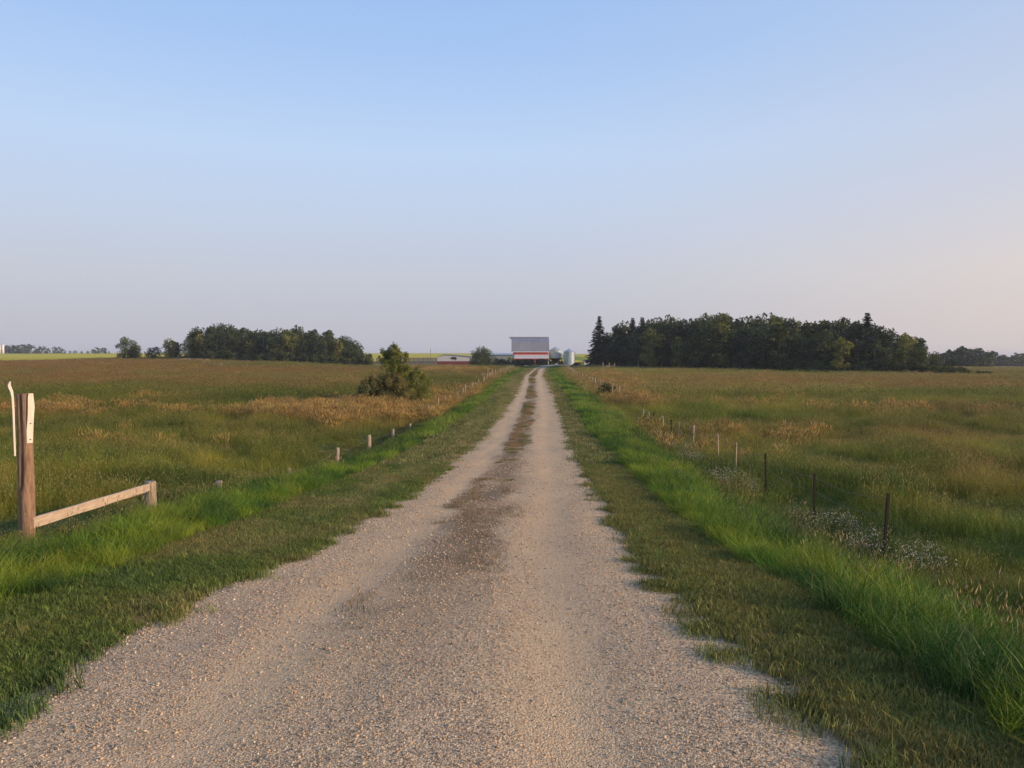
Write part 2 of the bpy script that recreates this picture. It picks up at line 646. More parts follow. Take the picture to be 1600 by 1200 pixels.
gv, gf, gs, gy = ribbon(S_AX, Y_AX, ground_z)
m, nt, p = nmat('ground_soil_and_thatch')
at = N(nt, 'ShaderNodeAttribute', attribute_type='GEOMETRY', attribute_name='col')
geo = N(nt, 'ShaderNodeNewGeometry')
f1 = noise_node(nt, geo.outputs['Position'], 5.0, 6, 0.7)
f2 = noise_node(nt, geo.outputs['Position'], 0.35, 5, 0.6)
fa = mul(nt, mrange(nt, f1, 0.3, 0.7, 0.7, 1.25), mrange(nt, f2, 0.3, 0.7, 0.85, 1.15))
cb = N(nt, 'ShaderNodeCombineXYZ')
for i in range(3): nt.links.new(fa, cb.inputs[i])
nt.links.new(mixc(nt, 1.0, at.outputs['Color'], cb.outputs[0], 'MULTIPLY'), p.inputs['Base Color'])
p.inputs['Roughness'].default_value = 0.95
p.inputs['Specular IOR Level'].default_value = 0.1
b = N(nt, 'ShaderNodeBump')
b.inputs['Strength'].default_value = 0.6
b.inputs['Distance'].default_value = 0.05
nt.links.new(f1, b.inputs['Height'])
nt.links.new(b.outputs[0], p.inputs['Normal'])
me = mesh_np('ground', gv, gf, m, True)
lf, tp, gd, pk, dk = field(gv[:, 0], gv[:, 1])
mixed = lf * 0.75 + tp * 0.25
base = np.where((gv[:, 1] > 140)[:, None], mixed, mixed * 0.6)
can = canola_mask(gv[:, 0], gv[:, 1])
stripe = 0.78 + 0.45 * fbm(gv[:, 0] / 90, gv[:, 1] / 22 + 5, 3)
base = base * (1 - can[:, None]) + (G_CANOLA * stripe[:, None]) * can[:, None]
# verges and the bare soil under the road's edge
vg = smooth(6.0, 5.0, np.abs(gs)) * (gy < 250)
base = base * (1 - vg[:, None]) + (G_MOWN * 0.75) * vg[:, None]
dkv = smooth(2.9, 3.4, np.abs(gs)) * vg  # ground beneath the tall verge coloured dark, as shade between the blades
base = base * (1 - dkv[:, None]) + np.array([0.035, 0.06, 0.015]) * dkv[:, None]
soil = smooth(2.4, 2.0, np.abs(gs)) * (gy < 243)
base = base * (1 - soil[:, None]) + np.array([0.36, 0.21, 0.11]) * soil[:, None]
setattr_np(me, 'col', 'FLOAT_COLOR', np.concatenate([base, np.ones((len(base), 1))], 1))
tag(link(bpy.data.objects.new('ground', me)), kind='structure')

# ------------------------------------------------------------------ gravel road
sr = S_AX[np.abs(S_AX) <= 2.55]
yr = Y_AX[(Y_AX > -20) & (Y_AX < ROAD_END)]


def road_z(x, y, s):
    z = H(x, y, False)
    crown = 0.02 * (1 - (s / 1.7) ** 2)
    ruts = -0.022 * (np.exp(-((np.abs(s) - 0.85) / 0.28) ** 2))
    lump = (fbm(s * 3 + 8, y * 1.2, 3) - 0.5) * 0.02
    return z + crown + ruts + lump - 0.012 - 0.14 * smooth(0.0, 0.30, np.abs(s) - road_edge(y, s))


rv, rf, rs, ry_ = ribbon(sr, yr, road_z)
m, nt, p = nmat('gravel')
uv = N(nt, 'ShaderNodeAttribute', attribute_type='GEOMETRY', attribute_name='st')
vec = uv.outputs['Vector']
sx = N(nt, 'ShaderNodeSeparateXYZ')
nt.links.new(vec, sx.inputs[0])
s_, t_ = sx.outputs[0], sx.outputs[1]
vor = N(nt, 'ShaderNodeTexVoronoi')
vor.inputs['Scale'].default_value = 85
nt.links.new(vec, vor.inputs['Vector'])
vor2 = N(nt, 'ShaderNodeTexVoronoi')
vor2.inputs['Scale'].default_value = 130
nt.links.new(vec, vor2.inputs['Vector'])
big = noise_node(nt, vscale(nt, vec, (1.6, 0.35, 1)), 1.0, 5, 0.6)
fine = noise_node(nt, vec, 55, 5, 0.8)
sand = mixc(nt, mrange(nt, fine, 0.3, 0.7), (0.45, 0.305, 0.165), (0.88, 0.61, 0.34))
crs = N(nt, 'ShaderNodeValToRGB')
nt.links.new(vor.outputs['Color'], crs.inputs[0])
el = crs.color_ramp.elements
el[0].position, el[0].color = 0.15, (0.18, 0.13, 0.085, 1)
el[1].position, el[1].color = 0.85, (0.90, 0.63, 0.36, 1)
e = el.new(0.5); e.color = (0.56, 0.385, 0.215, 1)
crs.color_ramp.interpolation = 'LINEAR'
absn = mul(nt, s_, 0.0, 'ADD')
ab = N(nt, 'ShaderNodeMath', operation='ABSOLUTE'); nt.links.new(absn, ab.inputs[0])
# loose stones gather off the wheel tracks
track = mul(nt, ab.outputs[0], 0.85, 'SUBTRACT')
tab = N(nt, 'ShaderNodeMath', operation='ABSOLUTE'); nt.links.new(track, tab.inputs[0])
loose = mrange(nt, mul(nt, tab.outputs[0], mrange(nt, big, 0.3, 0.7, -0.2, 0.2), 'ADD'), 0.08, 0.5, 0.35, 0.85)
colr = mixc(nt, loose, sand, crs.outputs[0])
colr = mixc(nt, mul(nt, mrange(nt, big, 0.35, 0.7), 0.35), colr, (0.28, 0.225, 0.185))
# brown matted strip down the middle
cx_ = mul(nt, s_, mrange(nt, noise_node(nt, vscale(nt, vec, (0.0, 0.35, 1)), 1.0, 3), 0.3, 0.7, 0.0, 0.40), 'ADD')
cab = N(nt, 'ShaderNodeMath', operation='ABSOLUTE'); nt.links.new(cx_, cab.inputs[0])
band = mrange(nt, mul(nt, cab.outputs[0], mul(nt, noise_node(nt, vscale(nt, vec, (3, 0.6, 1)), 1.0, 5, 0.7), 0.9), 'ADD'), 0.96, 0.62)
along = mul(nt, mrange(nt, t_, 3.6, 7.5), mrange(nt, noise_node(nt, vscale(nt, vec, (0.2, 0.35, 1)), 1.0, 3), 0.36, 0.5, 0.45, 1.0))
colr = mixc(nt, mul(nt, band, mul(nt, along, 0.85)), colr, (0.19, 0.13, 0.075))
moss = mul(nt, mrange(nt, noise_node(nt, vscale(nt, vec, (1.5, 1.1, 1)), 1.0, 5, 0.65), 0.58, 0.70), mrange(nt, cab.outputs[0], 1.1, 0.6))
colr = mixc(nt, mul(nt, moss, 0.55), colr, (0.16, 0.14, 0.09))
# soil-stained edges
ed = mrange(nt, mul(nt, ab.outputs[0], mul(nt, noise_node(nt, vec, 2.2, 4), 0.35), 'ADD'), 2.05, 2.28)
colr = mixc(nt, mul(nt, ed, 0.6), colr, (0.36, 0.21, 0.11))
nt.links.new(colr, p.inputs['Base Color'])
p.inputs['Roughness'].default_value = 0.92
p.inputs['Specular IOR Level'].default_value = 0.15
hsum = mul(nt, mul(nt, vor.outputs['Distance'], 0.8), mul(nt, vor2.outputs['Distance'], 0.4), 'ADD')
b = N(nt, 'ShaderNodeBump', invert=True)
b.inputs['Strength'].default_value = 0.55
b.inputs['Distance'].default_value = 0.012
nt.links.new(hsum, b.inputs['Height'])
nt.links.new(b.outputs[0], p.inputs['Normal'])
M_GRAVEL = m
me = mesh_np('road', rv, rf, m, True)
setattr_np(me, 'st', 'FLOAT_VECTOR', np.stack([rs, ry_, np.zeros(len(rs))], 1))
tag(link(bpy.data.objects.new('road', me)), kind='structure')


def strip(name, pts, w, mat, lift=0.06):
    """a lane following the ground along a polyline"""
    P = []
    pts = [Vector((a, c, 0)) for a, c in pts]
    for i in range(len(pts) - 1):
        p0, p1, p2, p3 = pts[max(i - 1, 0)], pts[i], pts[i + 1], pts[min(i + 2, len(pts) - 1)]
        for k in range(10):
            t = k / 10
            P.append(0.5 * ((2 * p1) + (-p0 + p2) * t + (2 * p0 - 5 * p1 + 4 * p2 - p3) * t * t + (-p0 + 3 * p1 - 3 * p2 + p3) * t ** 3))
    P.append(pts[-1])
    v, st, n = [], [], 9
    L = 0
    for i, q in enumerate(P):
        d = (P[min(i + 1, len(P) - 1)] - P[max(i - 1, 0)]).normalized()
        nn = Vector((d.y, -d.x, 0))
        if i: L += (q - P[i - 1]).length
        for k in range(n):
            u = (k / (n - 1) - 0.5) * w
            x, y = q.x + nn.x * u, q.y + nn.y * u
            v.append((x, y, hz(x, y) + lift - 0.12 * (abs(u) > w * 0.49)))
            st.append((u * 0.5, 300 + L, 0))
    f = [(i * n + k, i * n + k + 1, (i + 1) * n + k + 1, (i + 1) * n + k) for i in range(len(P) - 1) for k in range(n - 1)]
    me = mesh_np(name, np.array(v), np.array(f), mat, True)
    setattr_np(me, 'st', 'FLOAT_VECTOR', np.array(st))
    return tag(link(bpy.data.objects.new(name, me)), kind='structure')


M_YARD = simple_mat('yard_gravel', (0.24, 0.22, 0.20), (0.36, 0.33, 0.30), 0.8, 0.95, bump=0.1)
strip('yard_road', [(9.2, 222), (11.4, 239), (15.5, 255), (24, 267), (42, 273), (80, 282), (130, 296)], 4.2, M_YARD, 0.09)
strip('yard_lane', [(13.5, 246), (4, 258), (-10, 262), (-26, 263)], 3.6, M_YARD, 0.05)


# ------------------------------------------------------------------ scattered vegetation (stuff)
def blades(n, radius, h0, h1, w, lean=0.35, levels=3, rng=RNG, seedfrac=0.0, seedlen=0.12, seedw=0.012, hseed=1.25, flat=False):
    """one tuft: arching blades, optionally with seed stalks; returns verts, tris, var, seed"""
    V, T, VAR, SEED = [], [], [], []
    for i in range(n):
        r = radius * math.sqrt(rng.random())
        a = rng.random() * 6.283
        bx, by = r * math.cos(a), r * math.sin(a)
        isseed = rng.random() < seedfrac
        h = rng.uniform(h0, h1) * (hseed if isseed else 1)
        ld = rng.random() * 6.283
        ln = h * lean * (0.3 + rng.random()) * (0.5 if isseed else 1)
        wa = rng.random() * 3.1416
        wx, wy = math.cos(wa), math.sin(wa)
        ww = w * (0.7 + 0.6 * rng.random()) * (0.6 if isseed else 1)
        var = rng.random()
        b0 = len(V)
        for k in range(levels):
            t = k / levels
            c = ln * t ** 1.8
            z = h * (t - 0.18 * lean * t * t) - (0.03 if k == 0 else 0)
            q = ww * (1 - 0.55 * t) / 2
            x, y = bx + math.cos(ld) * c, by + math.sin(ld) * c
            V += [(x - wx * q, y - wy * q, z), (x + wx * q, y + wy * q, z)]
            VAR += [var, var]
            SEED += [0.0, 0.0]
        x, y, z = bx + math.cos(ld) * ln, by + math.sin(ld) * ln, h * (1 - 0.18 * lean)
        V.append((x, y, z)); VAR.append(var); SEED.append(0.3 if isseed else 0.0)
        for k in range(levels - 1):
            p_ = b0 + 2 * k
            T += [(p_, p_ + 1, p_ + 3), (p_, p_ + 3, p_ + 2)]
        p_ = b0 + 2 * (levels - 1)
        T.append((p_, p_ + 1, p_ + 2))
        if isseed:
            b1 = len(V)
            L = seedlen * (0.7 + 0.6 * rng.random())
            sw = seedw * (0.7 + 0.6 * rng.random())
            dx, dy = math.cos(ld) * 0.25 * L, math.sin(ld) * 0.25 * L
            zz = z - L * 0.35
            V += [(x - dx * 0.3, y - dy * 0.3, zz), (x - sw, y, zz + L * 0.4), (x + sw * 0.5, y + sw * 0.87, zz + L * 0.4), (x + sw * 0.5, y - sw * 0.87, zz + L * 0.4), (x + dx, y + dy, zz + L)]
            VAR += [var * 0.8] * 5
            SEED += [1.0] * 5
            T += [(b1, b1 + 2, b1 + 1), (b1, b1 + 3, b1 + 2), (b1, b1 + 1, b1 + 3), (b1 + 4, b1 + 1, b1 + 2), (b1 + 4, b1 + 2, b1 + 3), (b1 + 4, b1 + 3, b1 + 1)]
    return V, T, VAR, SEED


def proto(cname, meshes, mat):
    c = bpy.data.collections.new(cname)
    for i, (V, T, VAR, SEED) in enumerate(meshes):
        me = mesh_np(cname, np.array(V), np.array(T), mat)
        setattr_np(me, 'var', 'FLOAT', VAR)
        setattr_np(me, 'seed', 'FLOAT', SEED)
        o = bpy.data.objects.new(cname + '_%d' % i, me)
        c.objects.link(o)
    return c


def scatter(name, coll, nvar, x, y, z, scale, tint, tip=None, tilt=0.12, align=None, rng=RNG):
    n = len(x)
    me = bpy.data.meshes.new(name)
    me.vertices.add(n)
    me.vertices.foreach_set('co', np.stack([x, y, z], 1).astype(np.float32).ravel())
    rot = np.stack([rng.normal(0, tilt, n), rng.normal(0, tilt, n), rng.random(n) * 6.283], 1)
    setattr_np(me, 'rot', 'FLOAT_VECTOR', rot)
    sc = np.asarray(scale)
    if sc.ndim == 1: sc = np.stack([sc, sc, sc * rng.uniform(0.8, 1.2, n)], 1)
    setattr_np(me, 'scl', 'FLOAT_VECTOR', sc)
    setattr_np(me, 'idx', 'INT', rng.integers(0, nvar, n))
    one = np.ones((n, 1))
    setattr_np(me, 'tint', 'FLOAT_COLOR', np.concatenate([tint, one], 1))
    setattr_np(me, 'tip', 'FLOAT_COLOR', np.concatenate([tint if tip is None else tip, one], 1))
    o = link(bpy.data.objects.new(name, me))
    g = bpy.data.node_groups.new(name, 'GeometryNodeTree')
    g.interface.new_socket('Geometry', in_out='INPUT', socket_type='NodeSocketGeometry')
    g.interface.new_socket('Geometry', in_out='OUTPUT', socket_type='NodeSocketGeometry')
    gi, go = g.nodes.new('NodeGroupInput'), g.nodes.new('NodeGroupOutput')
    iop = g.nodes.new('GeometryNodeInstanceOnPoints')
    ci = g.nodes.new('GeometryNodeCollectionInfo')
    ci.inputs['Collection'].default_value = coll
    ci.inputs['Separate Children'].default_value = True
    ci.inputs['Reset Children'].default_value = True

    def named(nm, dt):
        q = g.nodes.new('GeometryNodeInputNamedAttribute')
        q.data_type = dt
        q.inputs['Name'].default_value = nm
        return q.outputs['Attribute']
    L = g.links.new
    L(gi.outputs[0], iop.inputs['Points'])
    L(ci.outputs[0], iop.inputs['Instance'])
    iop.inputs['Pick Instance'].default_value = True
    L(named('idx', 'INT'), iop.inputs['Instance Index'])
    e2r = g.nodes.new('FunctionNodeEulerToRotation')
    L(named('rot', 'FLOAT_VECTOR'), e2r.inputs[0])
    L(e2r.outputs[0], iop.inputs['Rotation'])
    L(named('scl', 'FLOAT_VECTOR'), iop.inputs['Scale'])
    L(iop.outputs[0], go.inputs[0])
    md = o.modifiers.new('scatter', 'NODES')
    md.node_group = g
    return o


def jit(c, amt=0.24, rng=RNG):
    n = len(c)
    k = 1 + rng.normal(0, amt, (n, 1))
    h = rng.normal(0, amt * 0.4, (n, 1))
    q = c * np.clip(k, 0.4, 1.8)
    q[:, 0:1] *= (1 + h)
    return np.clip(q, 0.005, 1)


def road_points(dens, s0, s1, y0, y1, rng=RNG):
    n = int(dens * (s1 - s0) * (y1 - y0))
    s = rng.uniform(s0, s1, n)
    y = rng.uniform(y0, y1, n)
    return s, y, road_x(y) + s


K_MOWN = proto('mown_tuft', [blades(44, 0.11, 0.018, 0.045, 0.0045, 0.8, 2) for _ in range(4)], M_GRASS)
K_MOWNB = proto('mown_tuft_wide', [blades(70, 0.32, 0.025, 0.06, 0.012, 0.8, 2) for _ in range(3)], M_GRASS)
K_VERGE = proto('verge_tuft', [blades(64, 0.17, 0.16, 0.38, 0.0058, 0.8, 4) for _ in range(5)], M_GRASS)
K_VERGEB = proto('verge_tuft_wide', [blades(60, 0.36, 0.16, 0.34, 0.016, 0.7, 3) for _ in range(4)], M_GRASS)
K_MEAD = proto('meadow_tuft', [blades(46, 0.26, 0.3, 0.62, 0.007, 0.5, 3, seedfrac=0.13, seedlen=0.09, seedw=0.0055) for _ in range(6)], M_MEADOW)
K_MEADB = proto('meadow_tuft_wide', [blades(70, 0.85, 0.3, 0.62, 0.022, 0.45, 2, seedfrac=0.15, seedlen=0.2, seedw=0.022) for _ in range(5)], M_MEADOW)
K_REED = proto('reed_tuft', [blades(60, 0.42, 0.45, 0.8, 0.008, 0.16, 3, seedfrac=0.6, seedlen=0.30, seedw=0.010, hseed=1.2) for _ in range(4)], M_MEADOW)


def stuff(o, label, cat):
    return tag(o, label, cat, kind='stuff')


# mown shoulders
xs, ys, ts, sc_ = [], [], [], []
for dens, y0, y1, k in ((480, 1.6, 9, 1.0), (260, 9, 20, 1.15)):
    for s0, s1 in ((-3.95, -1.45), (1.45, 3.0)):
        s, y, x = road_points(dens, s0, s1, y0, y1)
        edge = road_edge(y, s)
        far_edge = np.where(s < 0, np.interp(y, [6, 16], [3.35, 3.8]), 2.85)
        keep = (np.abs(s) > edge + 0.03 + 0.24 * (fbm(x * 8, y * 6, 3) - 0.5)) & (np.abs(s) < far_edge)
        keep |= (np.abs(s) > edge - 0.22) & (np.abs(s) < edge + 0.1) & (fbm(x * 5 + 9, y * 4.0, 3) > 0.62)
        xs.append(x[keep]); ys.append(y[keep]); sc_.append(np.full(keep.sum(), k) * (1 + 0.4 * np.exp(-((np.abs(s[keep]) - edge[keep]) / 0.14) ** 2) * RNG.random(keep.sum())))
x, y, k = np.concatenate(xs), np.concatenate(ys), np.concatenate(sc_)
tint = np.tile(G_MOWN, (len(x), 1))
n = fbm(x / 0.7, y / 1.4, 4)
tint = sRGBish(tint, np.array([0.22, 0.20, 0.07]), smooth(0.45, 0.68, n) * 0.7)
tint = sRGBish(tint, np.array([0.05, 0.11, 0.03]), smooth(0.42, 0.25, n) * 0.6)
tint = sRGBish(tint, np.array([0.27, 0.25, 0.10]), 0.55 * np.exp(-((x - road_x(y) + 2.6) / 0.28) ** 2) * smooth(8, 14, y))
# the right shoulder is drier
sgn = x - road_x(y)
tint = sRGBish(tint, np.array([0.22, 0.205, 0.058]), 0.55 * (sgn > 0))
stuff(scatter('mown_grass', K_MOWN, 4, x, y, H(x, y) - 0.005, k * RNG.uniform(0.75, 1.3, len(x)), jit(tint)),
      'short mown turf beside the gravel close to the viewer', 'grass')
xs, ys, sc_ = [], [], []
for dens, y0, y1, k in ((26, 20, 60, 1.0), (9, 60, 130, 1.5), (4, 130, 242, 2.2)):
    for s0, s1 in ((-3.95, -1.6), (1.6, 3.1)):
        s, y, x = road_points(dens, s0, s1, y0, y1)
        far_edge = np.where(s < 0, 3.8, 2.9)
        keep = (np.abs(s) > 1.68 + 0.5 * (fbm(x * 1.5, y * 0.8, 3) - 0.5)) & (np.abs(s) < far_edge)
        xs.append(x[keep]); ys.append(y[keep]); sc_.append(np.full(keep.sum(), k))
x, y, k = np.concatenate(xs), np.concatenate(ys), np.concatenate(sc_)
sgn = x - road_x(y)
tint = np.tile(np.array([0.15, 0.17, 0.05]), (len(x), 1))
n = fbm(sgn / 0.35 + 20, y / 9, 4)
tint = sRGBish(tint, np.array([0.30, 0.27, 0.11]), smooth(0.45, 0.65, n) * 0.7)
stuff(scatter('shoulder_grass', K_MOWNB, 3, x, y, H(x, y) - 0.005, np.stack([k, k, np.ones(len(k))], 1) * RNG.uniform(0.8, 1.2, (len(x), 1)), jit(tint)),
      'mown turf along the far part of the lane', 'grass')


# tall bright verge grass
def verge_edges(y):
    lo_l = np.interp(y, [6, 16], [3.30, 3.75]) + 0.25 * (fbm(y / 1.3, y * 0, 3) - 0.5)
    lo_r = 2.80 + 0.15 * (fbm(y / 1.3 + 30, y * 0, 3) - 0.5)
    return lo_l, lo_r


xs, ys, sc_ = [], [], []
for dens, y0, y1 in ((70, 1.4, 12), (46, 12, 30)):
    for s0, s1 in ((-6.2, -3.1), (2.6, 6.8)):
        s, y, x = road_points(dens, s0, s1, y0, y1)
        ll, lr = verge_edges(y)
        hi = np.where(s < 0, np.interp(y, [0, 10, 16, 24], [4.7, 4.75, 5.3, 5.6]), np.interp(y, [0, 8, 13, 20], [6.2, 6.0, 5.5, 5.2])) + 0.9 * (fbm(x / 1.2, y / 1.2, 3) - 0.5)
        keep = (np.abs(s) > np.where(s < 0, ll, lr)) & (np.abs(s) < hi)
        xs.append(x[keep]); ys.append(y[keep])
        sc_.append((np.where(s[keep] < 0, np.interp(y[keep], [0, 9, 16], [0.52, 0.55, 0.7]), 0.74) + 0.3 * smooth(0, 0.8, np.abs(s[keep]) - np.where(s[keep] < 0, np.interp(y[keep], [6, 16], [3.2, 3.65]), 2.7)) * np.where(s[keep] < 0, 0.8, 0.9 * np.interp(y[keep], [2, 9], [0.66, 0.95]))) * (0.5 + 1.0 * fbm(x[keep] / 0.45, y[keep] / 0.6, 3)))
x, y, k = np.concatenate(xs), np.concatenate(ys), np.concatenate(sc_)
n = fbm(x / 0.6, y / 0.8, 4)
tint = sRGBish(np.tile(G_VERGE, (len(x), 1)), np.array([0.20, 0.27, 0.022]), smooth(0.50, 0.68, n))
tint = sRGBish(tint, np.array([0.03, 0.09, 0.014]), smooth(0.52, 0.38, n) * 0.95)  # dark pockets in the tint stand for shadow between clumps
stuff(scatter('verge_grass', K_VERGE, 5, x, y, H(x, y) - 0.01, k * RNG.uniform(0.7, 1.2, len(x)), jit(tint), tilt=0.2),
      'lush tall green grass beside the mown shoulder, close to the viewer', 'grass')
xs, ys, sc_ = [], [], []
for dens, y0, y1, k in ((12, 30, 75, 1.0), (4, 75, 150, 1.4), (2.2, 150, 246, 2.0)):
    for s0, s1 in ((-6.4, -3.1), (2.7, 5.8)):
        s, y, x = road_points(dens, s0, s1, y0, y1)
        ll, lr = verge_edges(y)
        hi = np.where(s < 0, 5.5, 5.2) + 1.0 * (fbm(x / 2.2, y / 4.2, 3) - 0.5)
        keep = (np.abs(s) > np.where(s < 0, ll, lr)) & (np.abs(s) < hi)
        xs.append(x[keep]); ys.append(y[keep]); sc_.append(np.full(keep.sum(), k))
x, y, k = np.concatenate(xs), np.concatenate(ys), np.concatenate(sc_)
n = fbm(x / 1.8, y / 4.3, 4)
tint = sRGBish(np.tile(G_VERGE, (len(x), 1)), np.array([0.17, 0.24, 0.03]), smooth(0.42, 0.62, n))
tint = sRGBish(tint, np.array([0.04, 0.11, 0.02]), smooth(0.48, 0.34, n) * 0.9)
stuff(scatter('ditch_grass', K_VERGEB, 4, x, y, H(x, y) - 0.01, np.stack([k, k, np.ones(len(k))], 1) * RNG.uniform(0.75, 1.2, (len(x), 1)), jit(tint), tilt=0.15),
      'tall green ditch grass along the far part of the lane', 'grass')

# taller tufts left standing along the gravel's edge
s, y, x = road_points(26, -2.15, 2.1, 1.8, 26)
keep = (np.abs(s) > road_edge(y, s) - 0.02) & (np.abs(s) < road_edge(y, s) + 0.22) & (fbm(x * 1.6 + 3, y * 1.1, 2) > 0.52)
x, y, s = x[keep], y[keep], s[keep]
tint = np.tile(np.array([0.10, 0.165, 0.03]), (len(x), 1))
stuff(scatter('edge_tufts', K_VERGE, 5, x, y, H(x, y) - 0.01, RNG.uniform(0.22, 0.45, len(x)), jit(tint), tilt=0.25),
      'ragged grass tufts standing at the edge of the gravel', 'grass')
# stalks and weeds breaking up the lush verge
K_STALK = proto('stalk_tuft', [blades(12, 0.2, 0.28, 0.5, 0.006, 0.35, 3, seedfrac=0.6, seedlen=0.08, seedw=0.006) for _ in range(4)], M_MEADOW)
xs, ys = [], []
for dens, y0, y1 in ((5, 3, 20), (2.2, 20, 60)):
    for s0, s1 in ((-5.7, -3.9), (3.4, 6.3)):
        s, y, x = road_points(dens, s0, s1, y0, y1)
        keep = fbm(x / 0.8 + 5, y / 1.5, 3) > 0.50
        xs.append(x[keep]); ys.append(y[keep])
x, y = np.concatenate(xs), np.concatenate(ys)
sc_ = RNG.uniform(0.7, 1.15, len(x)) * np.where(x < road_x(y), 0.8, 1.0)
tint = sRGBish(np.tile(np.array([0.10, 0.14, 0.03]), (len(x), 1)), np.array([0.26, 0.21, 0.08]), RNG.random(len(x)))
stuff(scatter('verge_stalks', K_STALK, 4, x, y, H(x, y) - 0.01, sc_, jit(tint), jit(np.tile(np.array([0.34, 0.27, 0.11]), (len(x), 1)), 0.2)),
      'thin seeding stalks standing up out of the green verge', 'grass')

# low grass growing in the middle of the lane
s, y, x = road_points(60, -0.5, 0.5, 16, 60)
s2, y2, x2 = road_points(22, -0.55, 0.55, 60, 236)
s, y, x = np.concatenate([s, s2]), np.concatenate([y, y2]), np.concatenate([x, x2])
patch = fbm(s * 1.2 + 4, y / (0.6 + y * 0.018), 4)
wob = 0.25 + 0.14 * (fbm(y / 3, y * 0 + 8, 2) - 0.5) * 2
keep = (np.abs(s + wob) < 0.02 + 0.58 * fbm(y / 1.7, y * 0 + 2, 4)) & (patch > np.interp(y, [16, 24, 45], [0.54, 0.47, 0.43]))
x, y = x[keep], y[keep]
n = fbm(x / 0.5, y / 2, 3)
tint = sRGBish(np.tile(np.array([0.12, 0.13, 0.04]), (len(x), 1)), np.array([0.26, 0.18, 0.09]), smooth(0.4, 0.6, n))
kk = np.interp(y, [16, 60, 230], [0.32, 0.7, 1.3])
stuff(scatter('lane_centre_grass', K_MOWNB, 3, x, y, H(x, y, False) - 0.0, np.stack([kk, kk, np.interp(y, [16, 60, 230], [0.7, 1.2, 1.6])], 1), jit(tint)),
      'low patchy grass growing between the wheel tracks', 'grass')
s, y, x = road_points(160, -0.75, 0.75, 5.0, 17)
keep = (fbm(s * 2 + 4, y / 2.6, 4) > np.interp(y, [5, 6.5, 8, 12, 17], [0.72, 0.58, 0.51, 0.45, 0.45])) & (np.abs(s + 0.2) < 0.2 + 0.6 * fbm(y / 1.6, y * 0 + 12, 3))
x, y = x[keep], y[keep]
K_DEAD = proto('dead_tuft', [blades(30, 0.13, 0.006, 0.016, 0.004, 2.4, 2) for _ in range(3)], M_GRASS)
tint = np.tile(np.array([0.25, 0.175, 0.09]), (len(x), 1))
stuff(scatter('matted_dead_grass', K_DEAD, 3, x, y, H(x, y, False) + 0.002, RNG.uniform(0.7, 1.5, len(x)), jit(tint, 0.25)),
      'brown matted dead grass between the wheel tracks', 'dead grass')

# pasture meadow
def meadow_pts(dens, y0, y1, k, margin=6.0):
    xm = 0.76 * y1 + margin
    n = int(dens * 2 * xm * (y1 - y0))
    x = RNG.uniform(-xm, xm, n)
    y = RNG.uniform(y0, y1, n)
    keep = np.abs(x) < 0.76 * y + margin
    x, y = x[keep], y[keep]
    s = x - road_x(y)
    e = 0.5 * (fbm(x / 1.5, y / 2.5, 3) - 0.5)
    keep = (s < np.interp(y, [0, 12, 24], [-4.4, -4.6, -5.3]) + e) | (s > np.interp(y, [0, 8, 13, 20], [5.9, 5.7, 5.2, 4.9]) + e)
    keep &= canola_mask(x, y) < 0.5
    keep &= ~((y > 222) & (x > -62) & (x < 8) & (y < 300))
    keep &= ~((y > 215) & (x > -28) & (x < 135) & (y > 215 + 0.25 * np.abs(x - 12)) & (y < 300))
    x, y = x[keep], y[keep]
    return x, y, np.full(len(x), k)


def split_sets(parts):
    x, y, k = (np.concatenate(q) for q in zip(*parts))
    leaf, tip, gold, pink, dark = field(x, y)
    return x, y, k, leaf, tip, gold, pink, dark


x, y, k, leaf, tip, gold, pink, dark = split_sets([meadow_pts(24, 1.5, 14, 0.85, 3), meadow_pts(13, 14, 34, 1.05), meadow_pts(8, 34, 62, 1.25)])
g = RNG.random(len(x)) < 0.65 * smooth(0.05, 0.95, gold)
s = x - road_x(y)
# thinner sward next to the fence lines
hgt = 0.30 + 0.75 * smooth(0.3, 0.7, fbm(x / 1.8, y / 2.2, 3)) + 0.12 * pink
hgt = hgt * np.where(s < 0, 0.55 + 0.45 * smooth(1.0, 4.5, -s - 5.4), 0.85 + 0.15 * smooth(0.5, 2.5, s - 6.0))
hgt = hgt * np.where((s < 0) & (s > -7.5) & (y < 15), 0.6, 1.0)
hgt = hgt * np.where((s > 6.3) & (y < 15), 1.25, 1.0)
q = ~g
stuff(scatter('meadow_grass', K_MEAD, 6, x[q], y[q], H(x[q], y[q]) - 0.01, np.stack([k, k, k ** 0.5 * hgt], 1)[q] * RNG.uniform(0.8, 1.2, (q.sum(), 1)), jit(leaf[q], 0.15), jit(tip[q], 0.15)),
      'mixed pasture grass with ripe seed heads on both sides of the lane', 'grass')
xr, yr2, kr = x[g], y[g], k[g]
x, y, k, leaf, tip, gold, pink, dark = split_sets([meadow_pts(2.2, 62, 130, 1.0, 8), meadow_pts(0.9, 130, 330, 1.45, 10)])
g2 = RNG.random(len(x)) < 0.75 * smooth(0.1, 1.0, gold)
stuff(scatter('pasture_grass', K_MEADB, 5, x, y, H(x, y) - 0.02, np.stack([k, k, np.ones(len(k)) * (0.7 + 0.5 * fbm(x / 6, y / 6, 2))], 1) * RNG.uniform(0.8, 1.2, (len(x), 1)), jit(leaf, 0.12), jit(tip, 0.12)),
      'open pasture grass reaching back to the woods', 'grass')
xr = np.concatenate([xr, x[g2], x[g2] + 0.6]); yr2 = np.concatenate([yr2, y[g2], y[g2] + 0.4])
kr = np.concatenate([kr, k[g2] * 1.1, k[g2] * 1.1])
tint = np.tile(np.array([0.27, 0.235, 0.06]), (len(xr), 1))
tipc = np.tile(G_GOLD * 1.05, (len(xr), 1))
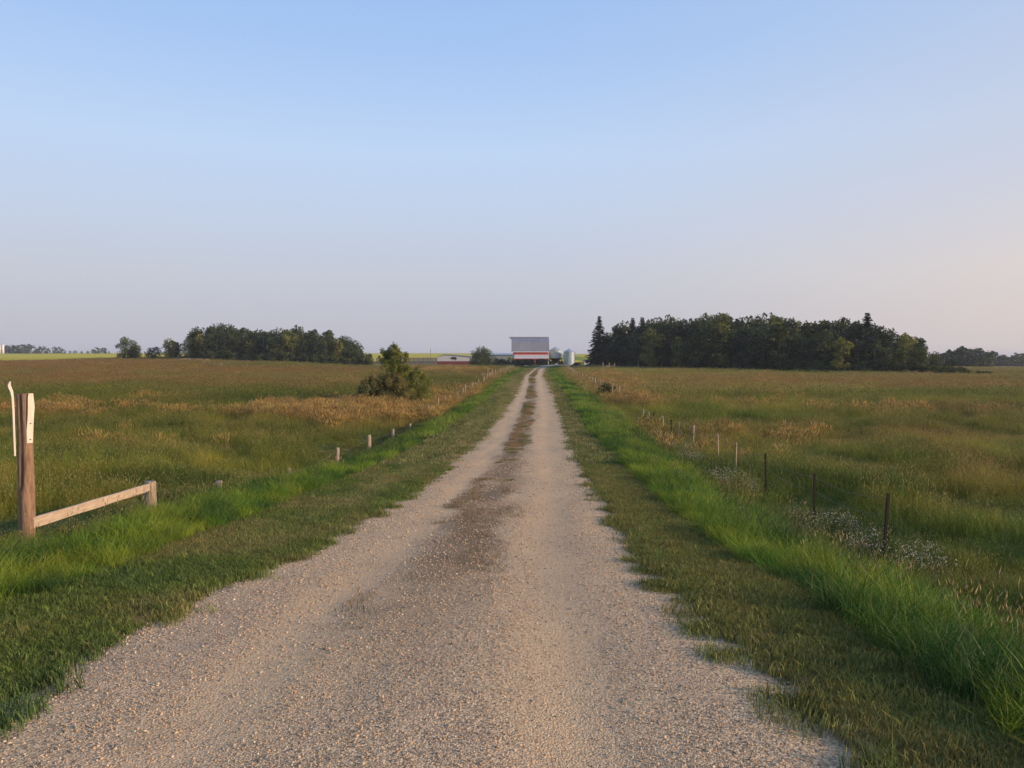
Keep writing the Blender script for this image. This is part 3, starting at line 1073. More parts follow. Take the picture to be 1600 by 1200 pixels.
stuff(scatter('golden_reed_grass', K_REED, 4, xr, yr2, H(xr, yr2) - 0.02, np.stack([kr, kr, 0.55 + 0.35 * kr * 0.8], 1) * RNG.uniform(0.7, 1.1, (len(xr), 1)), jit(tint, 0.2), jit(tipc, 0.2)),
      'golden ripe grass with plumes in drifts across the pasture', 'grass')


# white wild flowers in the right ditch
def flower_proto(n=34):
    V, T, VAR, SEED = blades(30, 0.2, 0.15, 0.34, 0.005, 0.3, 2)
    V, T, VAR, SEED = list(V), list(T), list(VAR), list(SEED)
    for i in range(n):
        a, r = RNG.random() * 6.283, 0.22 * math.sqrt(RNG.random())
        h = RNG.uniform(0.3, 0.5)
        cx, cy = r * math.cos(a), r * math.sin(a)
        b0 = len(V)
        V += [(cx - 0.002, cy, 0), (cx + 0.002, cy, 0), (cx, cy, h)]
        VAR += [0.5] * 3; SEED += [0.0] * 3
        T.append((b0, b0 + 1, b0 + 2))
        rr = RNG.uniform(0.005, 0.010)
        tx, ty = RNG.normal(0, 0.5, 2)
        b1 = len(V)
        V.append((cx, cy, h + 0.004)); VAR.append(0.6); SEED.append(1.0)
        for k in range(6):
            t = k * 1.047
            V.append((cx + rr * math.cos(t), cy + rr * math.sin(t), h + rr * (tx * math.cos(t) + ty * math.sin(t)))); VAR.append(0.6); SEED.append(1.0)
        for k in range(6):
            T.append((b1, b1 + 1 + k, b1 + 1 + (k + 1) % 6))
    return V, T, VAR, SEED


K_FLOW = proto('flower_tuft', [flower_proto() for _ in range(4)], M_MEADOW)
s, y, x = road_points(11, 4.6, 7.4, 10, 32)
cen = np.interp(y, [10, 13, 16, 24, 32], [6.6, 6.1, 5.75, 5.7, 5.3])
keep = (np.abs(s - cen) < (0.65 * fbm(y / 1.6, y * 0 + 4, 2) + 0.12) * np.interp(y, [10, 12, 24, 32], [0.7, 1.2, 1.0, 0.5])) & (fbm(x / 0.9, y / 1.3, 3) > np.interp(y, [10, 12, 24, 32], [0.55, 0.46, 0.48, 0.58]))
x, y = x[keep], y[keep]
rnd = RNG.uniform(0, 1, 90)
hx, hy = RNG.uniform(-22, 24, 420), RNG.uniform(8, 45, 420)
ok = (np.abs(hx - road_x(hy)) > 5.6) & (fbm(hx / 3, hy / 3, 2) > 0.55)
tint = np.tile(np.array([0.05, 0.085, 0.025]), (len(x) , 1))
stuff(scatter('white_wildflowers', K_FLOW, 4, x, y, H(x, y), RNG.uniform(0.8, 1.25, len(x)), jit(tint), np.clip(jit(np.tile(np.array([0.50, 0.42, 0.31]), (len(x), 1)), 0.1), 0, 0.8)),
      'drift of small white wildflowers between ditch grass and fence', 'flowers')

# loose stones on the road
M_STONE, nt, p = nmat('stone')
tn = N(nt, 'ShaderNodeAttribute', attribute_type='INSTANCER', attribute_name='tint')
nt.links.new(tn.outputs['Color'], p.inputs['Base Color'])
p.inputs['Roughness'].default_value = 0.8


def pebble():
    import bmesh
    bm = bmesh.new()
    bmesh.ops.create_icosphere(bm, subdivisions=1, radius=0.5)
    V = []
    fx, fy, fz = RNG.uniform(0.75, 1.25), RNG.uniform(0.6, 1.0), RNG.uniform(0.4, 0.7)
    for v in bm.verts:
        k = RNG.uniform(0.78, 1.15)
        V.append((v.co.x * fx * k, v.co.y * fy * k, v.co.z * fz * k))
    T = [tuple(v.index for v in f.verts) for f in bm.faces]
    bm.free()
    return V, T, [0.5] * len(V), [0.0] * len(V)


K_PEB = proto('pebble', [pebble() for _ in range(6)], M_STONE)
xs, ys, sc_ = [], [], []
for dens, y0, y1, sz in ((4600, 2.2, 4.5, 0.010), (2600, 4.5, 7.5, 0.0125), (900, 7.5, 13, 0.017), (260, 13, 22, 0.024)):
    s, y, x = road_points(dens, -2.3, 2.3, y0, y1)
    tr = np.exp(-((np.abs(s) - 0.85) / 0.30) ** 2)
    pr = 0.80 - 0.40 * tr + 0.8 * (fbm(s * 2.0, y * 0.7, 3) - 0.5)
    edge = road_edge(y, s) + 0.14
    keep = (RNG.random(len(s)) < pr) & (np.abs(s) < edge)
    xs.append(x[keep]); ys.append(y[keep])
    sc_.append(sz * 0.78 * np.clip(RNG.lognormal(0, 0.38, keep.sum()), 0.45, 2.8))
x, y, k = np.concatenate(xs), np.concatenate(ys), np.concatenate(sc_)
pal = np.array([[0.48, 0.34, 0.20], [0.30, 0.23, 0.155], [0.58, 0.40, 0.23], [0.62, 0.48, 0.32], [0.19, 0.155, 0.125], [0.56, 0.35, 0.17], [0.35, 0.28, 0.21], [0.51, 0.37, 0.23]])
tint = pal[RNG.integers(0, len(pal), len(x))]
sR = x - road_x(y)
stuff(scatter('road_gravel', K_PEB, 6, x, y, road_z(x, y, sR) + k * 0.12, np.stack([k, k, k], 1), jit(tint, 0.12), tilt=0.4),
      'loose mixed gravel lying on the lane', 'gravel')

# ------------------------------------------------------------------ wooden brace end, near left
M_POST = simple_mat('weathered_log', (0.13, 0.075, 0.045), (0.34, 0.21, 0.13), 5, 0.85, (5, 5, 0.8), 0.6)
M_POSTGREY = simple_mat('grey_log', (0.20, 0.155, 0.11), (0.44, 0.34, 0.24), 6, 0.85, (5, 5, 0.8), 0.5)
M_RAIL = simple_mat('weathered_board', (0.32, 0.24, 0.17), (0.55, 0.43, 0.31), 7, 0.8, (0.8, 6, 6), 0.4)
M_SLAT = simple_mat('pale_lath', (0.60, 0.52, 0.42), (0.80, 0.72, 0.60), 6, 0.7, (4, 4, 0.6), 0.15)
M_STEEL = simple_mat('rusty_dark_steel', (0.012, 0.011, 0.010), (0.035, 0.025, 0.02), 20, 0.7, bump=0.1)
for n_ in M_STEEL.node_tree.nodes:
    if n_.type == 'BSDF_PRINCIPLED': n_.inputs['Specular IOR Level'].default_value = 0.1
M_WIRE = simple_mat('fence_wire_steel', (0.12, 0.10, 0.09), (0.25, 0.20, 0.17), 20, 0.6, bump=0)
M_DARK = simple_mat('dark_gap', (0.02, 0.017, 0.014), (0.04, 0.03, 0.025), 10, 0.9, bump=0)


def log_mesh(h, r, split=False, below=0.35, seed=0, top_tilt=0.0):
    """a round log; optionally with a drying crack running down its face"""
    rg = random.Random(seed)
    n, rings = 28, 26
    V, Fc = [], []
    for i in range(rings):
        z = -below + (h + below) * i / (rings - 1)
        for k in range(n):
            a = 2 * math.pi * k / n
            rr = r * (1 + 0.05 * math.sin(2 * a + seed) + 0.03 * math.sin(z * 7 + a * 3 + seed) + rg.uniform(-0.012, 0.012))
            rr *= 1.06 - 0.08 * (z / h)
            if split and z > h * 0.32:
                da = (a - 1.5 * math.pi + 0.10 * math.sin(z * 4)) / 0.13
                rr *= 1 - 0.42 * math.exp(-da * da)
            V.append((math.cos(a) * rr, math.sin(a) * rr, z + (top_tilt * math.cos(a) * r if i == rings - 1 else 0)))
    for i in range(rings - 1):
        for k in range(n):
            Fc.append((i * n + k, i * n + (k + 1) % n, (i + 1) * n + (k + 1) % n, (i + 1) * n + k))
    c = len(V)
    V.append((0, 0, h - 0.004))
    for k in range(n):
        Fc.append(((rings - 1) * n + k, (rings - 1) * n + (k + 1) % n, c))
    mb = MB()
    mb.poly(V, Fc)
    return mb


D0 = 9.5
bx, by = (37 - 800) / F * D0, D0
bz = CAMZ + (HOR - 838) / F * D0
brace = tag(empty('fence_brace', (bx, by, bz)), 'tall cracked brown log post with low sloping rail nailed to a short stump', 'fence brace')
HP = (838 - 615) / F * D0
o = log_mesh(HP, 0.090, True, 0.4, 3, 0.05).build('corner_post', M_POST, brace, True)
# knots on the log
kb = MB()
for z_, a_ in ((HP * 0.78, -1.35), (HP * 0.30, -1.75), (HP * 0.55, -1.2)):
    q = Vector((math.cos(a_) * 0.098, math.sin(a_) * 0.098, z_))
    kb.tube([q * 0.9 + Vector((0, 0, 0.1 * z_)), q * 1.0 + Vector((0, -0.003, 0))], [0.02, 0.014], 8)
s_px = D0 / F


def lath(name, pts, w, th, hook=False):
    """thin board following points given in the brace's own frame"""
    mb = MB()
    V = []
    for x_, y_, z_, ww in pts:
        e = ww / 2
        q = th * 0.7
        V += [(x_ - e, y_ - e, z_), (x_ + e, y_ + e, z_), (x_ + e - q, y_ + e + q, z_), (x_ - e - q, y_ - e + q, z_)]
    Fq = [(0, 3, 2, 1)]
    for i in range(len(pts) - 1):
        for k in range(4):
            Fq.append((i * 4 + k, i * 4 + (k + 1) % 4, i * 4 + 4 + (k + 1) % 4, i * 4 + 4 + k))
    q = 4 * (len(pts) - 1)
    Fq.append((q, q + 1, q + 2, q + 3))
    mb.poly(V, Fq)
    return mb


def bl(px, py, dy=0.0):
    return ((px - 37) * s_px, dy, (838 - py) * s_px)


# right-hand lath: nailed to the log's sunny side
pp = []
for px_, py_, w_ in ((46, 692, 5.5), (46.5, 672, 6.5), (48.5, 650, 6.0), (49.5, 635, 6.5), (49, 620, 5.5), (49.4, 614.5, 4.5)):
    a, b_, c = bl(px_ + 2.2, py_, -0.052)
    pp.append((a, b_, c, w_ * s_px))
o = lath('lath', pp, 0, 0.016).build('lath', M_SLAT, brace, bevel=0.002)
o['label'] = 'short pale lath nailed to the sunny side'
for px_, py_ in ((50.6, 661), (50, 686)):
    nb = MB()
    a, b_, c = bl(px_, py_, -0.055)
    nb.tube([(a - .01, b_ + 0.01, c), (a + .004, b_ - 0.004, c)], 0.006, 8)
    nb.build('nail', M_STEEL, o)
pp = []
for px_, py_, w_ in ((26.6, 712, 1.6), (26.4, 690, 2.0), (26.2, 660, 2.2), (25.8, 640, 2.2), (25.0, 620, 2.4), (23.6, 611, 3.0), (21.4, 606, 3.4), (20.2, 601, 3.0), (21.4, 597.4, 2.0), (22.3, 595.6, 1.0)):
    a, b_, c = bl(px_, py_, -0.075)
    pp.append((a, b_, c, w_ * s_px * 0.95))
o = lath('lath', pp, 0, 0.03).build('lath', M_SLAT, brace, bevel=0.002)
o['label'] = 'long thin pale lath with a curled top'

# short stump and rail
D1 = 12.2
p1 = Vector(((232 - 800) / F * D1, D1, CAMZ + (HOR - 796) / F * D1)) - brace.location
hs = (796 - 753) / F * D1
o = log_mesh(hs, 0.083, False, 0.3, 8, -0.1).build('stump', M_POSTGREY, brace, True)
o.location = p1
a0 = Vector(bl(47.5, 818, -0.035))
a1 = p1 + Vector((0.0, -0.10, hs - 0.085))
dv = (a1 - a0)
L = dv.length
mb = MB()
nseg = 14
V = []
for i in range(nseg + 1):
    t = i / nseg
    u = t * (L + 0.10)
    hw = 0.066 * (1 - 0.10 * t) * (1 + 0.04 * math.sin(t * 17))
    sag = 0.0
    V += [(u, -0.022, -hw + sag), (u, 0.022, -hw + sag), (u, 0.022, hw + sag), (u, -0.022, hw + sag)]
Fq = [(0, 1, 2, 3), tuple(4 * nseg + k for k in (3, 2, 1, 0))]
for i in range(nseg):
    for k in range(4):
        Fq.append((i * 4 + k, i * 4 + (k + 1) % 4, i * 4 + 4 + (k + 1) % 4, i * 4 + 4 + k)[::-1])
mb.poly(V, Fq)
o = mb.build('rail', M_RAIL, brace, bevel=0.006)
o.location = a0
o.rotation_euler = dv.to_track_quat('X', 'Z').to_euler()

# ------------------------------------------------------------------ left roadside fence
def on_line(px, s0):
    dd = np.linspace(8, 220, 8000)
    return float(dd[np.argmin(np.abs((px - 800) / F * dd - road_x(dd) - s0))])


M_POSTSET = [M_POSTGREY, M_POST]


def fence_post(parent, name, x, y, z, h, r, mat, seed, lean=(0, 0), label=None):
    o = log_mesh(h, r, False, 0.3, seed, random.uniform(-0.3, 0.3)).build(name, mat, parent, True)
    o.location = Vector((x, y, z)) - parent.location
    o.rotation_euler = (lean[0], lean[1], random.uniform(0, 6))
    if label: o['label'] = label
    return o


fl = tag(empty('wire_fence', (road_x(15) - 6.2, 15, hz(road_x(15) - 6.2, 15))), 'sagging wire fence of short grey posts along the left ditch', 'fence', 'roadside fences')
posts_l = []
for px_, top, base, w_, d in ((338, 765, 792, 11, 15.2), (449, 733, 766, 6.5, 19.8), (525, 700, 724, 6.5, 25.5), (576, 680, 712, 6.5, 30), (613, 671, 696, 4.5, 36), (640, 662, 684, 4.5, 42.5)):
    d = on_line(px_, -6.2)
    x_, y_ = (px_ - 800) / F * d, d
    zt = CAMZ + (HOR - top) / F * d
    zb = hz(x_, y_) - 0.1
    posts_l.append((x_, y_, zt))
    fence_post(fl, 'post', x_, y_, zb, max(zt - zb, 0.4), w_ * d / F / 2, M_POSTGREY, int(px_), (random.uniform(-.04, .04), random.uniform(-.05, .05)))
d = 46
while d < 185:
    x_ = float(road_x(d)) - 6.25 + random.uniform(-0.1, 0.1)
    zb = hz(x_, d)
    h = random.uniform(0.95, 1.25)
    fence_post(fl, 'post', x_, d, zb, h, random.uniform(0.05, 0.075), M_POSTGREY, int(d), (random.uniform(-.05, .05), random.uniform(-.07, .07)))
    posts_l.append((x_, d, zb + h))
    d += random.uniform(4.0, 6.0) if d > 70 else random.uniform(3.2, 4.6)


def wire(parent, pts, drop, name='wire', r=0.0028):
    mb = MB()
    q = []
    for i in range(len(pts) - 1):
        a, b_ = Vector(pts[i]), Vector(pts[i + 1])
        for k in range(4):
            t = k / 4
            p_ = a.lerp(b_, t)
            p_.z += -drop - 0.10 * math.sin(math.pi * t)
            q.append(p_ - parent.location)
    q.append(Vector(pts[-1]) - Vector((0, 0, drop)) - parent.location)
    mb.tube(q, r, 4)
    return mb.build(name, M_WIRE, parent)


wire(fl, posts_l, 0.12)
wire(fl, posts_l, 0.42)

# ------------------------------------------------------------------ right roadside fence
fr = tag(empty('wire_fence', (road_x(15) + 6.6, 15, hz(road_x(15) + 6.6, 15))), 'wire fence of dark steel and pale wooden posts along the right ditch', 'fence', 'roadside fences')


def tpost(parent, x, y, z, h, lean):
    mb = MB()
    mb.box(-0.026, 0.026, -0.005, 0.005, -0.3, h)
    mb.box(-0.005, 0.005, 0.005, 0.045, -0.3, h)
    k = 0.15
    while k < h - 0.03:
        mb.box(-0.013, 0.013, -0.010, -0.004, k, k + 0.014)
        k += 0.055
    o = mb.build('steel_post', M_STEEL, parent)
    o.location = Vector((x, y, z)) - parent.location
    o.rotation_euler = (lean[0], lean[1], 0.2)
    return o


posts_r = []
# column, top row, distance, kind, width
for px_, top, d, kind, w_ in ((1386, 772, 14.0, 't', 5), (1276, 741, 17.2, 't', 4), (1199, 709, 21.0, 't', 4), (1151, 692, 24.6, 'w', 3.6),
                              (1123, 679, 27.6, 'w', 3.6), (1083, 665, 33.0, 'w', 5.2), (1061, 659, 37.0, 'w', 3.2), (1049, 656, 39.5, 't', 4), (1036, 651, 43, 'w', 3.4),
                              (1022, 645, 48, 't', 4), (1014, 643.5, 51.5, 'w', 3.4), (1005, 641, 55, 'w', 3.4)):
    d = on_line(px_, 6.6)
    x_, y_ = (px_ - 800) / F * d, d
    zt = CAMZ + (HOR - top) / F * d
    zb = hz(x_, y_)
    posts_r.append((x_, y_, zt))
    ln = (random.uniform(-.03, .03), random.uniform(-.03, .03))
    if px_ == 1386: ln = (0.0, 0.06)
    if kind == 't':
        o = tpost(fr, x_, y_, zb, zt - zb, ln)
        if d > 30: o.scale = (1.4, 1.4, 1)
    else:
        fence_post(fr, 'wooden_post', x_, y_, zb, max(zt - zb, 0.5), w_ * d / F / 2 * 0.8, M_POSTGREY, int(px_), ln)
d = 60
while d < 200:
    x_ = float(road_x(d)) + 6.6 + random.uniform(-0.1, 0.1)
    zb = hz(x_, d)
    h = random.uniform(1.0, 1.3)
    fence_post(fr, 'wooden_post', x_, d, zb, h, random.uniform(0.045, 0.065), M_POSTGREY, int(d), (random.uniform(-.05, .05), random.uniform(-.06, .06)))
    posts_r.append((x_, d, zb + h))
    d += random.uniform(3.5, 5.5)
for dr in (0.08, 0.38, 0.68):
    wire(fr, posts_r, dr)

# brace of three tall posts further up the left fence
x_, y_, _ = (768 - 800) / F * 116, 116, 0
z_ = hz(x_, y_)
bp = tag(empty('gate_brace', (x_, y_, z_)), 'pair of tall brown gate posts with a low rail on the left fence line', 'gate posts')
for dx, h, r in ((0.0, 1.55, 0.13), (-0.62, 1.6, 0.12)):
    o = log_mesh(h, r, False, 0.3, 5).build('post', M_POST, bp, True)
    o.location = (dx, 0, 0)
o = log_mesh(0.95, 0.08, False, 0.3, 6).build('short_post', M_POSTGREY, bp, True)
o.location = (-1.45, -0.1, 0)
mb = MB(); mb.box(-1.5, -0.66, -0.16, -0.11, 0.70, 0.84)
mb.build('rail', M_POSTGREY, bp)

# ------------------------------------------------------------------ pole fences in the pasture
def pole_fence(label, pts, h, rails, mat=M_POSTGREY, r=0.09, group='pole fences around the pasture'):
    x0, y0 = pts[0]
    root = tag(empty('pole_fence', (x0, y0, hz(x0, y0))), label, 'fence', group)
    P = [Vector((a, b_, hz(a, b_))) for a, b_ in pts]
    for i, q in enumerate(P):
        o = log_mesh(h * random.uniform(0.95, 1.12), r * 1.2, False, 0.3, i + 1).build('post', mat, root, True)
        o.location = q - root.location
    for rz_ in rails:
        for i in range(len(P) - 1):
            mb = MB()
            mb.tube([P[i] - root.location + Vector((0, -0.1, rz_)), P[i + 1] - root.location + Vector((0, -0.1, rz_))], r * 0.75, 7)
            mb.build('rail', mat, root, True)
    return root


pole_fence('low pole fence standing alone in the left pasture before the woods', [spot(318, 165)[:2], spot(346, 160)[:2]], 0.95, (0.8, 0.45))
pole_fence('weathered rail fence at the foot of the left woods', [spot(a, 205)[:2] for a in (275, 290, 298, 316, 325)], 0.9, (0.75,))
pole_fence('two-post rail between the left pasture and the woods', [spot(387, 160)[:2], spot(412, 161)[:2]], 0.8, (0.45,))
pole_fence('short corral rails in front of the right woods', [spot(a, 176)[:2] for a in (942, 952, 960)], 1.5, (0.9, 0.45))
pole_fence('long low rails beside the yard road on the right', [spot(a, 188)[:2] for a in (884, 898, 911, 924, 938)], 0.9, (0.7,), r=0.06)
# lone posts, each a thing of its own
for k, (px_, top, d, r, lab) in enumerate([
        (997, 567.5, 180, 0.10, 'lone grey post in front of the right woods, just right of the corral rails'),
        (929, 551, 214, 0.09, 'tall slim pole in front of the big spruce'),
        (449, 570, 165, 0.10, 'lone post in the left pasture in front of the middle of the woods'),
        (715, 583, 125, 0.08, 'lone stake in the pasture below the white shed wall'),
        (673, 545, 268, 0.10, 'thin tall pole behind the board corral')]):
    x_, y_, z_ = spot(px_, d)
    zt = CAMZ + (HOR - top) / F * d
    o = log_mesh(max(zt - z_, 0.5), r, False, 0.3, k + 3).build('wooden_pole', M_POSTGREY, None, True)
    o.location = (x_, y_, z_)
    tag(o, lab, 'post')

# ------------------------------------------------------------------ trees
def leaf_cloud(n, centers, radii, size, rng, flat=0.7, shell=0.55, drift=0.0):
    """leaf-clump quads spread through a set of puffs; centers (m,3), radii (m,3)"""
    centers, radii = np.asarray(centers, float), np.asarray(radii, float)
    vol = (radii[:, 0] * radii[:, 1] * radii[:, 2]) ** 0.75
    which = rng.choice(len(centers), n, p=vol / vol.sum())
    d = rng.normal(size=(n, 3)); d /= np.linalg.norm(d, axis=1)[:, None]
    rad = shell + (1.08 - shell) * rng.random(n) ** 0.6
    rad *= 1 + 0.14 * rng.normal(size=n)
    c = centers[which] + d * radii[which] * rad[:, None]
    nrm = d * 0.8 + rng.normal(size=(n, 3)) * 0.7 + np.array([0, 0, 0.3])
    nrm /= np.linalg.norm(nrm, axis=1)[:, None]
    a = np.cross(nrm, rng.normal(size=(n, 3))); a /= np.linalg.norm(a, axis=1)[:, None]
    b_ = np.cross(nrm, a)
    s1 = size * rng.uniform(0.55, 1.35, (n, 1))
    s2 = s1 * rng.uniform(0.5, 0.9, (n, 1))
    V = np.stack([c - a * s1, c - b_ * s2, c + a * s1, c + b_ * s2], 1).reshape(-1, 3)
    Fq = np.arange(4 * n).reshape(n, 4)
    pv = rng.random(len(centers))
    var = np.clip(pv[which] * 0.75 + rng.random(n) * 0.3, 0, 1)
    return V, Fq, np.repeat(var, 4)


def tree_meshes(name, h, w, seed, crown_from=0.2, leaves=2600, size=0.3, mat=M_LEAF, bark=M_BARK, puffs=26, taper=0.6, open_=0.0):
    rg = np.random.default_rng(seed)
    rd = random.Random(seed)
    C_, Rr = [], []
    tb = MB()
    lean = Vector((rd.uniform(-.05, .05) * h, rd.uniform(-.05, .05) * h, 0))
    tr = [Vector((0, 0, -0.3)), Vector((lean.x * .2, lean.y * .2, h * .3)), Vector((lean.x * .6, lean.y * .6, h * .6)), Vector((lean.x, lean.y, h * .9))]
    tb.tube(tr, [0.022 * h, 0.016 * h, 0.010 * h, 0.003 * h], 7, 0.06)
    for i in range(puffs):
        t = (i + 0.5) / puffs
        z = h * (crown_from + (0.97 - crown_from) * t)
        # widest a bit below the middle
        prof = math.sin(math.pi * min(1, (t * 0.74 + 0.13))) ** taper
        a = i * 2.4 + rd.uniform(-.5, .5)
        rr = w / 2 * prof * rd.uniform(0.35, 0.85)
        pr = w * rd.uniform(0.15, 0.26) * (1 - 0.25 * t)
        cx_, cy_ = math.cos(a) * rr + lean.x * t, math.sin(a) * rr + lean.y * t
        C_.append((cx_, cy_, z - pr * 0.4)); Rr.append((pr, pr, pr * rd.uniform(0.6, 0.95)))
        base = tr[1].lerp(tr[3], max(0.0, t - 0.25))
        if i % 2 == 0:
            tb.tube([base, base.lerp(Vector((cx_, cy_, z)), 0.5) + Vector((0, 0, 0.03 * h)), Vector((cx_, cy_, z))], [0.007 * h, 0.004 * h, 0.0015 * h], 5, 0, False)
    if open_:
        for i in range(int(puffs * open_)):
            a = rd.uniform(0, 6.28); t = rd.uniform(.3, 1.0)
            rr = w / 2 * rd.uniform(.8, 1.1) * math.sin(math.pi * min(1, t * .8 + .15))
            pr = w * rd.uniform(.05, .1)
            C_.append((math.cos(a) * rr, math.sin(a) * rr, h * (crown_from + (1.02 - crown_from) * t))); Rr.append((pr, pr, pr))
    V, Fq, var = leaf_cloud(leaves, C_, Rr, size, rg)
    cm = mesh_np(name, V, Fq, mat)
    setattr_np(cm, 'var', 'FLOAT', var)
    return tb.mesh('trunk', bark, True), cm


def spruce_meshes(h, w, seed, ragged=0.15, levels=26, bare=0.05):
    rg = np.random.default_rng(seed)
    V, Fq, var = [], [], []
    for i in range(levels):
        t = i / (levels - 1)
        z = h * (bare + (0.97 - bare) * t)
        R_ = w / 2 * (1 - t) ** 0.85 * rg.uniform(1 - ragged, 1 + ragged) + 0.12
        nb_ = max(5, int(13 * (1 - t) + 5))
        a0 = rg.random() * 6.28
        for k in range(nb_):
            a = a0 + 6.283 * k / nb_ + rg.normal(0, 0.12)
            L_ = R_ * rg.uniform(0.75, 1.15)
            droop = L_ * rg.uniform(0.15, 0.45)
            ns = max(3, int(L_ / 0.28))
            for j in range(ns):
                u = (j + 0.4) / ns
                c = np.array([math.cos(a) * L_ * u, math.sin(a) * L_ * u, z - droop * u * u + 0.15 * L_ * u])
                for q in range(4):
                    s_ = (0.42 + 0.35 * (1 - u)) * (0.5 + 0.5 * h / 12) * rg.uniform(.7, 1.2)
                    ax = np.array([math.cos(a + rg.normal(0, .5)), math.sin(a + rg.normal(0, .5)), rg.normal(-0.15, .2)])
                    sd_ = np.array([-math.sin(a), math.cos(a), rg.normal(0, .35)])
                    b0 = len(V)
                    V += [c - ax * s_ * .5, c - sd_ * s_ * .4, c + ax * s_ * .6, c + sd_ * s_ * .4]
                    Fq.append((b0, b0 + 1, b0 + 2, b0 + 3))
                    var += [rg.random()] * 4
    b0 = len(V)
    cm = mesh_np('crown', np.array(V), np.array(Fq), M_NEEDLE)
    setattr_np(cm, 'var', 'FLOAT', var)
    tb = MB()
    tb.tube([(0, 0, -0.3), (0, 0, h * .5), (0, 0, h * 0.99)], [0.018 * h, 0.011 * h, 0.002 * h], 7)
    return tb.mesh('trunk', M_BARK, True), cm


def place(name, meshes, x, y, z, label, cat, group=None, s=(1, 1, 1), rz=0.0, trunk_name='trunk', crown_name='crown'):
    root = tag(empty(name, (x, y, z), rz), label, cat, group)
    root.scale = s
    tm, cm = meshes
    if tm: link(bpy.data.objects.new(trunk_name, tm), root)
    link(bpy.data.objects.new(crown_name, cm), root)
    return root


VAR_TREES = [tree_meshes('crown', 12, w_, 30 + i, cf, 3000, 0.27, m_, bk, 30, tp_, op)
             for i, (w_, cf, m_, bk, tp_, op) in enumerate([
                 (8.0, 0.10, M_LEAF, M_BARK, .55, .4), (6.5, 0.16, M_LEAF, M_BARK, .5, .5), (9.0, 0.08, M_LEAF, M_BARK, .6, .3),
                 (6.0, 0.22, M_LEAF_Y, M_BARKPALE, .5, .6), (7.5, 0.12, M_LEAF, M_BARK, .45, .5), (5.2, 0.25, M_LEAF, M_BARKPALE, .5, .7)])]
T_ORIG_H = 12.0
YEL = 3


def tree_at(px, d, top, vi, label, group, name='broadleaf_tree', wf=1.0, cat='tree'):
    x_, y_, z_ = spot(px, d)
    h = CAMZ + (HOR - top) / F * d - z_
    k = h / T_ORIG_H
    return place(name, VAR_TREES[vi], x_, y_, z_ - 0.1, label, cat, group, (k * wf, k * wf, k), random.uniform(0, 6.28))


ORD = ['first', 'second', 'third', 'fourth', 'fifth', 'sixth', 'seventh', 'eighth', 'ninth', 'tenth', 'eleventh', 'twelfth', 'thirteenth',
       'fourteenth', 'fifteenth', 'sixteenth', 'seventeenth', 'eighteenth', 'nineteenth', 'twentieth', 'twenty-first', 'twenty-second',
       'twenty-third', 'twenty-fourth']


def look(vi):
    return {0: 'dark rounded', 1: 'narrow dark green', 2: 'broad spreading dark', 3: 'pale yellow-green', 4: 'bushy green', 5: 'slim pale-trunked'}[vi]


# right-hand woods
RT = ([930, 947, 960, 985, 1000, 1020, 1050, 1075, 1100, 1130, 1150, 1165, 1190, 1215, 1240, 1260, 1280, 1290, 1310, 1330, 1352, 1370, 1385, 1400, 1430, 1450, 1470, 1500, 1525],
      [540, 517, 511, 505, 502, 499, 494, 497, 493, 489, 500, 491, 491, 493, 498, 500, 503, 498, 497, 500, 500, 506, 515, 520, 524, 540, 549, 553, 575])
RD = ([930, 1000, 1100, 1250, 1400, 1520], [208, 190, 175, 160, 145, 133])
GRW = 'trees of the woods on the right'
random.seed(21)
front = [(948, 0), (968, 2), (992, 4), (1020, 3), (1038, 5), (1060, 3), (1082, 2), (1104, 1), (1124, 3), (1146, 4), (1170, 0), (1192, 2), (1216, 5),
         (1240, 4), (1264, 0), (1288, 2), (1312, 3), (1338, 4), (1364, 5), (1388, 0), (1412, 3), (1434, 2), (1458, 4), (1482, 0)]
for i, (px_, vi) in enumerate(front):
    d = float(np.interp(px_, *RD)) + random.uniform(-1, 4)
    top = float(np.interp(px_, *RT))
    base = HOR + 3.4 / d * F
    tp_ = top + (base - top) * random.uniform(0.12, 0.40)
    tree_at(px_ + random.uniform(-4, 4), d, tp_, vi, look(vi) + ' tree, %s along the front of the right woods from the spruce' % ORD[i], GRW, wf=random.uniform(1.0, 1.3))
for j, (dd_, st, o0) in enumerate(((9, 26, 0), (17, 24, 12), (28, 30, 5))):
    px_ = 945 + o0
    i = 0
    while px_ < 1465:
        d = float(np.interp(px_, *RD)) + dd_ + random.uniform(-2, 2)
        top = float(np.interp(px_, *RT)) + random.uniform(-3, 7) + (5 if j == 2 else 0)
        vi = random.choice([0, 1, 2, 4, 5, 1, 0, 3])
        lab = ('tall tree behind the right woods front row, %s from the spruce' % ORD[i]) if j == 0 else (
            'leafy tree deep inside the right woods with only its top showing')
        tree_at(px_ + random.uniform(-5, 5), d, top, vi, lab, GRW, wf=random.uniform(0.75, 1.0))
        px_ += st
        i += 1
